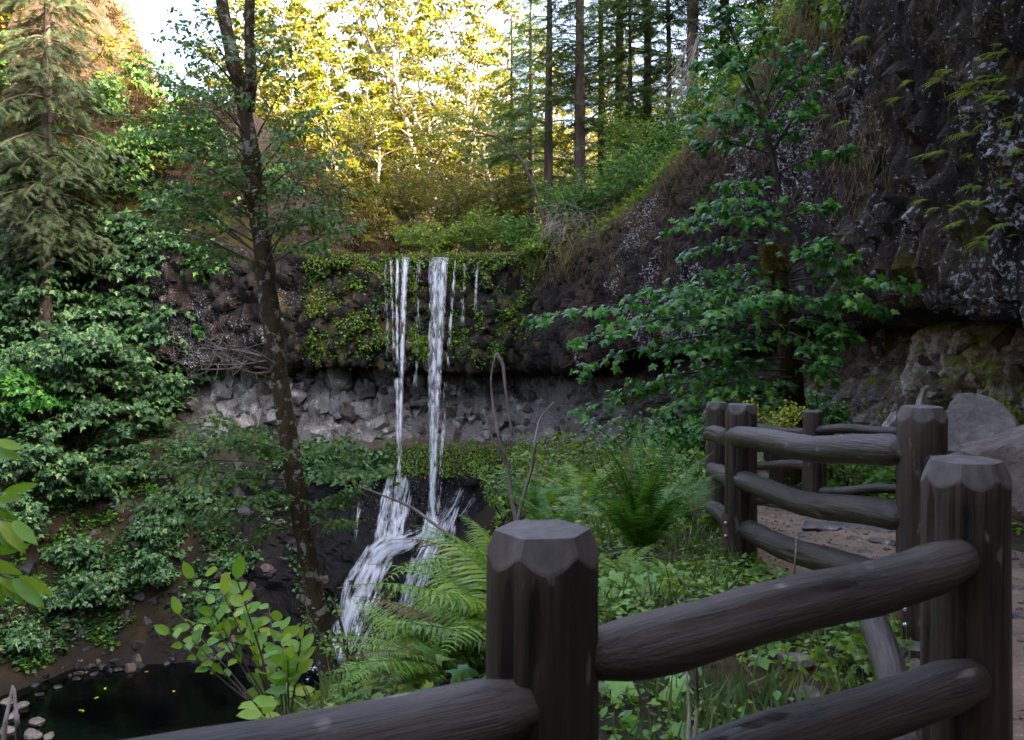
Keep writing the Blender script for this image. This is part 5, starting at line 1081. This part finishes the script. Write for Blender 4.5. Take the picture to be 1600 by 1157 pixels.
# thin bare saplings
def sapling(label, lines, r0, seed, D):
    rt = thing('bare_sapling', label, 'sapling', P(*lines[0][0], D), 'thin bare stems by the falls'); pl = Plant(seed); r = pl.r
    for ln in lines:
        c = curve([P(x, y, D + r.normal(0, .05)) for x, y in ln], 24); V, F = tube(c, np.linspace(r0, r0 * .35, 24), 7, True, .15); obj('stem', mesh('stem', V - np.array(rt.location), F, True), M['deadwood'], rt)
    return rt
sapling('tall bare crooked sapling in front of the falls cliff', [[(812, 830), (800, 790), (795, 730), (780, 690), (771, 640), (766, 590), (775, 552)], [(775, 552), (786, 570), (790, 610), (800, 680)], [(795, 730), (770, 690), (755, 640)]], .024, 1, 9.5)
sapling('bare sapling with a curved top right of the tall one', [[(806, 830), (816, 780), (832, 730), (836, 690), (842, 655), (866, 628)]], .022, 2, 9.5)
sapling('thin bare stem leaning left beside the near post', [[(796, 960), (770, 900), (740, 870), (700, 846), (655, 855)], [(790, 900), (720, 850), (640, 790), (560, 760)]], .014, 3, 5.6)
sapling('pale forked dry stalk at the bottom left corner', [[(2, 1200), (8, 1130), (20, 1072)], [(30, 1200), (27, 1130), (22, 1076)]], .010, 4, 2.6)
sapling('thin white stalk standing behind the top rail', [[(1240, 905), (1243, 870), (1244, 840)]], .006, 5, 4.4)
sapling('two dark dead stalks below the top rail', [[(1085, 1160), (1090, 1100), (1088, 1040)], [(1075, 1160), (1077, 1110), (1073, 1050)]], .008, 6, 2.9)

# ================================================================== GROUND COVER (uncountable)
r = np.random.default_rng(95); FL = np.array([(-2.1, 1), PA[:2], PB[:2] + [.0, .1], PC[:2], PD[:2] + [.1, 0], PE2[:2], pg[:2], (4, 24)])
def scatter(n, x0, x1, y0, y1, cond):
    x = r.uniform(x0, x1, n); y = r.uniform(y0, y1, n); m = cond(x, y); x, y = x[m], y[m]; return np.stack([x, y, ground(x, y)], 1)
def left_of(x, y, k=.0):
    d, s_, _ = seg_dist(x, y, FL); return d * s_ < -k
def cover(name, label, pts, tpl, m, size, hmax, tilt=.5, up=False, cat='plants'):
    n = len(pts); p = pts.copy(); p[:, 2] += r.uniform(0, 1, n) * hmax
    d = r.normal(0, 1, (n, 3)) * [1, 1, .25]; nn = UP + r.normal(0, tilt, (n, 3))
    if up: d = UP + r.normal(0, .45, (n, 3)); nn = r.normal(0, 1, (n, 3))
    V, F = instance(tpl, p, d, nn, size * r.uniform(.5, 1.3, n)); tag(obj(name, mesh(name, V, F), M[m]), label, cat, kind='stuff')
def patch(p, sc, th, seed): return p[vnoise(p / sc, seed) > th]
near_l = scatter(60000, -2.6, 3.2, 1.6, 13, lambda x, y: left_of(x, y, .08))
cover('ground_cover', 'small leafy herbs covering the slope behind the fence', patch(near_l, .5, -.25, 1)[:19000], OVAL, 'herb', .05, .13)
cover('ground_cover', 'clover-like light leaves among the herbs behind the fence', patch(near_l[::-1], .35, .2, 2)[:6000], MAPLE, 'bushleaf', .055, .16)
cover('grass', 'grass blades on the slope behind the fence', patch(near_l, .4, .25, 3)[:7000], BLADE, 'grass', .2, .0, up=True)
cover('leaf_litter', 'dry brown leaves on the ground behind the fence', patch(near_l, .6, .0, 4)[:5000], OVAL, 'dry', .05, .01, .3)
far_r = scatter(26000, 2.6, 8, 9, 26, lambda x, y: (~left_of(x, y, -.9)) & (x > 3.55 + .0 * y) | (y > 13) & (x > 1.5) & (x < 2.3 + .1 * (y - 13)))
cover('ground_cover', 'low green herbs between the trail and the cliff foot', patch(far_r, .8, -.1, 5)[:7500], OVAL, 'herb', .075, .16)
mid = scatter(30000, -6, 5, 9, 30, lambda x, y: left_of(x, y, .0)); cover('ground_cover', 'leafy undergrowth on the steep slope toward the pool', patch(mid, 1.2, -.3, 6), OVAL_LO, 'bushleaf', .16, .3)
steep = scatter(30000, -14, 4, 28, 62, lambda x, y: (left_of(x, y, .0))); steep = steep[steep[:, 2] > POOLZ + .5]; cover('ground_cover', 'ferny undergrowth on the slope below the falls trail', patch(steep, 2, -.25, 7), OVAL_LO, 'bushleaf', .28, .4)
lit = scatter(2600, 1.2, 4.6, 1, 12, lambda x, y: ~left_of(x, y, 0)); lit[:, 2] += .03; cover('leaf_litter', 'scattered dry leaves and needles on the dirt trail', lit, OVAL, 'dry', .035, .004, .25)
def on_cliff(n, x0, x1, y0, y1):
    o = []; nn = []
    for x, y in zip(r.uniform(x0, x1, n), r.uniform(y0, y1, n)):
        p, q = ray(x, y)
        if p is not None: o.append(p); nn.append(q)
    return np.array(o), np.array(nn)
def cliff_cover(name, label, sets, tpl, m, size, th, sc, droop=.6, off=.05, per=3):
    P_, N_ = [], []
    for s_ in sets:
        p, q = on_cliff(*s_); k = vnoise(p / sc, 12) > th; P_.append(p[k]); N_.append(q[k])
    p = np.repeat(np.concatenate(P_), per, 0); q = np.repeat(np.concatenate(N_), per, 0); n = len(p); p = p + r.normal(0, size * .7, (n, 3)) + q * off
    d = r.normal(0, .7, (n, 3)) + q * .5 - UP * droop; V, F = instance(tpl, p, d, q + UP * .8 + r.normal(0, .4, (n, 3)), size * r.uniform(.6, 1.3, n)); tag(obj(name, mesh(name, V, F), M[m]), label, 'plants', kind='stuff')
cliff_cover('cliff_plants', 'little green plants clinging to the wet cliff beside the falls', [(1500, 480, 612, 412, 575), (900, 640, 665, 420, 560), (1500, 700, 825, 412, 570)], MAPLE_LO, 'bushleaf', .2, .1, 1.3)
cliff_cover('cliff_plants', 'dark green moss plants on the wet cliff behind the falls', [(1500, 470, 830, 405, 560)], MAPLE_LO, 'fern', .18, .0, 1.0)
cliff_cover('lip_grass', 'green growth along the cliff lip', [(500, 490, 840, 398, 412)], OVAL_LO, 'bushleaf', .2, -.6, 2, .0, .1, 4)
cliff_cover('ledge_grass', 'bright green growth on the ledge under the falls trail', [(1300, 600, 920, 695, 745)], OVAL_LO, 'bushleaf', .2, -.7, 2, .0, .1, 4)
cliff_cover('ledge_plants', 'ferns and low plants on the ledge left of the falls', [(1500, 250, 610, 685, 750), (700, 300, 480, 740, 980)], MAPLE_LO, 'maple_far', .34, .02, 2, .0, .15, 4)
cliff_cover('hanging_grass', 'dry brown grass and moss hanging from the cliff brink', [(900, 820, 1100, 330, 440), (900, 1080, 1385, 20, 330)], HAIR, 'dry', .4, .1, 1.0, 2.0, .04, 8)
cliff_cover('cliff_moss', 'brown-gold moss on the rock under the near overhang', [(900, 1290, 1600, 560, 660), (250, 1430, 1600, 0, 400)], HAIR, 'goldmoss', .16, .12, .5, 1.0, .02, 8)
cliff_cover('cliff_plants', 'small leafy plants under the near overhang', [(260, 1290, 1600, 530, 650)], OVAL, 'fern_hang', .10, .25, .7, .5, .05, 5)
hillp = scatter(60000, -70, -8, 70, 110, lambda x, y: y > 70); dd_, ss_, _ = seg_dist(hillp[:, 0], hillp[:, 1], ST[:, :2]); hillp[:, 2] = np.where(dd_ * ss_ < 0, np.maximum(hillp[:, 2], ground(hillp[:, 0], hillp[:, 1], True) + .1), hillp[:, 2]); hillp = hillp[hillp[:, 2] > 5.9]
cover('dry_brush', 'dry brown brush and bracken on the steep ridge behind the falls', patch(hillp, 3, -.2, 21)[:14000], SPRAY_LO, 'dry_dark', 1.0, .6, .9, cat='brush')
cover('dry_brush', 'yellowing low plants on the steep ridge behind the falls', patch(hillp[::-1], 2.5, .15, 22)[:9000], OVAL_LO, 'sunleaf', .5, .8, .9, cat='brush')
bk = scatter(60000, -46, -13, 46, 74, lambda x, y: y > 0); bk = bk[(bk[:, 2] > POOLZ + .6) & (bk[:, 2] < 12)]
cover('leaf_litter', 'dead leaves and roots on the dark bank left of the pool', patch(bk, 2.2, .1, 23)[:5000], SPRAY_LO, 'dry_dark', .4, .05, .8)
cover('ground_cover', 'sparse ferns and moss on the dark bank left of the pool', patch(bk[::-1], 1.8, .05, 24), OVAL_LO, 'fern', .36, .5, .8)
cover('ground_cover', 'dark leafy growth over the bank left of the pool', patch(bk, 2.6, -.05, 26), MAPLE_LO, 'maple_far', .36, .7, .7)
up = scatter(50000, 2, 40, 38, 92, lambda x, y: y > 0); dd_, ss_, _ = seg_dist(up[:, 0], up[:, 1], ST[:, :2]); up = up[dd_ * ss_ < .2]; up[:, 2] = ground(up[:, 0], up[:, 1], True)
cover('ground_cover', 'green undergrowth on the slope under the firs', patch(up, 2.5, -.5, 25), OVAL_LO, 'bushleaf', .35, .7, .9)
def sil(x):
    y = 0
    while y < 420 and (lambda h: h is None or h[1] > 75)(ray(x, y)[0]): y += 4
    return y
bx_ = [(x, sil(x)) for x in range(830, 1330, 20)]; strips = [(60, x - 10, x + 10, y, y + 75) for x, y in bx_]
cliff_cover('brink_plants', 'green growth trailing over the climbing cliff brink', [(46, x - 10, x + 10, y - 2, y + 40) for x, y in bx_], OVAL_LO, 'bushleaf', .22, -.15, 1.4, .5, .15, 5)
cliff_cover('hanging_moss', 'brown moss and roots hanging below the climbing cliff brink', strips, HAIR, 'dry', .7, -.1, 1.2, 2.2, .06, 8)
cliff_cover('hanging_moss', 'olive moss cushions below the climbing cliff brink', strips, BLADE, 'mossleaf', .35, .0, 1.6, .6, .03, 6)
# shrubs and ferns overhanging the brink of the right-hand cliff
LABB = ['above the dead brush', 'where the cliff starts to climb', 'a third of the way up the climbing brink', 'half way up the climbing brink', 'behind the maple crown', 'right of the maple crown', 'near the top of the climbing brink', 'at the very top of the climbing brink']
for q, x in enumerate((850, 915, 975, 1040, 1100, 1170, 1230, 1280)):
    y = 0
    while y < 420 and (lambda h: h is None or h[1] > 75)(ray(x, y)[0]): y += 6
    h = ray(x, y + 4)[0]
    if h is None: continue
    D = h[1] - .3; bush(x, y + 2, D, .030 * D, .017 * D, 26, 950 + q, f'green shrub overhanging the cliff brink {LABB[q]}', 'fern' if q % 2 else 'bushleaf', .004 * D, .0033 * D, 'shrubs along the cliff brink')
# fallen leaves floating on the pool
for q, (x, y, lab) in enumerate([(134, 1052, 'yellow leaf floating near the far pool edge'), (232, 1050, 'yellow leaf floating in the upper middle of the pool'), (165, 1075, 'pale leaf floating in mid pool'), (122, 1111, 'larger yellow leaf floating low in the pool'), (130, 1113, 'orange leaf touching the larger floating yellow one'), (155, 1090, 'tiny leaf floating left of the pool middle'), (270, 1080, 'tiny pale leaf floating at the right of the pool')]):
    D = (CAMZ - POOLZ) * FPX / (y - HOR); lv = obj('floating_leaf', leafmesh('leaf_oval', 'yellowleaf'), None, None, P(x, y, D) + [0, 0, .02], (0, 0, q * 1.7), (.3, .34, .3)); tag(lv, lab, 'leaf', 'leaves floating on the pool')

# ================================================================== labels that single out look-alikes
ORD = ['leftmost', 'second', 'third', 'fourth', 'fifth', 'sixth', 'seventh', 'eighth', 'ninth', 'tenth', 'eleventh', 'twelfth', 'thirteenth', 'fourteenth', 'fifteenth', 'sixteenth', 'seventeenth', 'eighteenth', 'nineteenth', 'twentieth']
bpy.context.view_layer.update(); dup = {}
for o in SC.objects:
    if o.parent is None and 'label' in o and 'category' in o: dup.setdefault(o['label'], []).append(o)
for lab, os_ in dup.items():
    if len(os_) < 2: continue
    os_.sort(key=lambda o: o.matrix_world.translation.x / max(1, o.matrix_world.translation.y)); n = len(os_)
    for k, o in enumerate(os_):
        h = n // 2
        if n == 1: continue
        if k < 20: w = ORD[k] + (' from the left' if k else '')
        else: w = 'rightmost' if k == n - 1 else ORD[n - 1 - k] + ' from the right'
        o['label'] = lab + ', ' + w
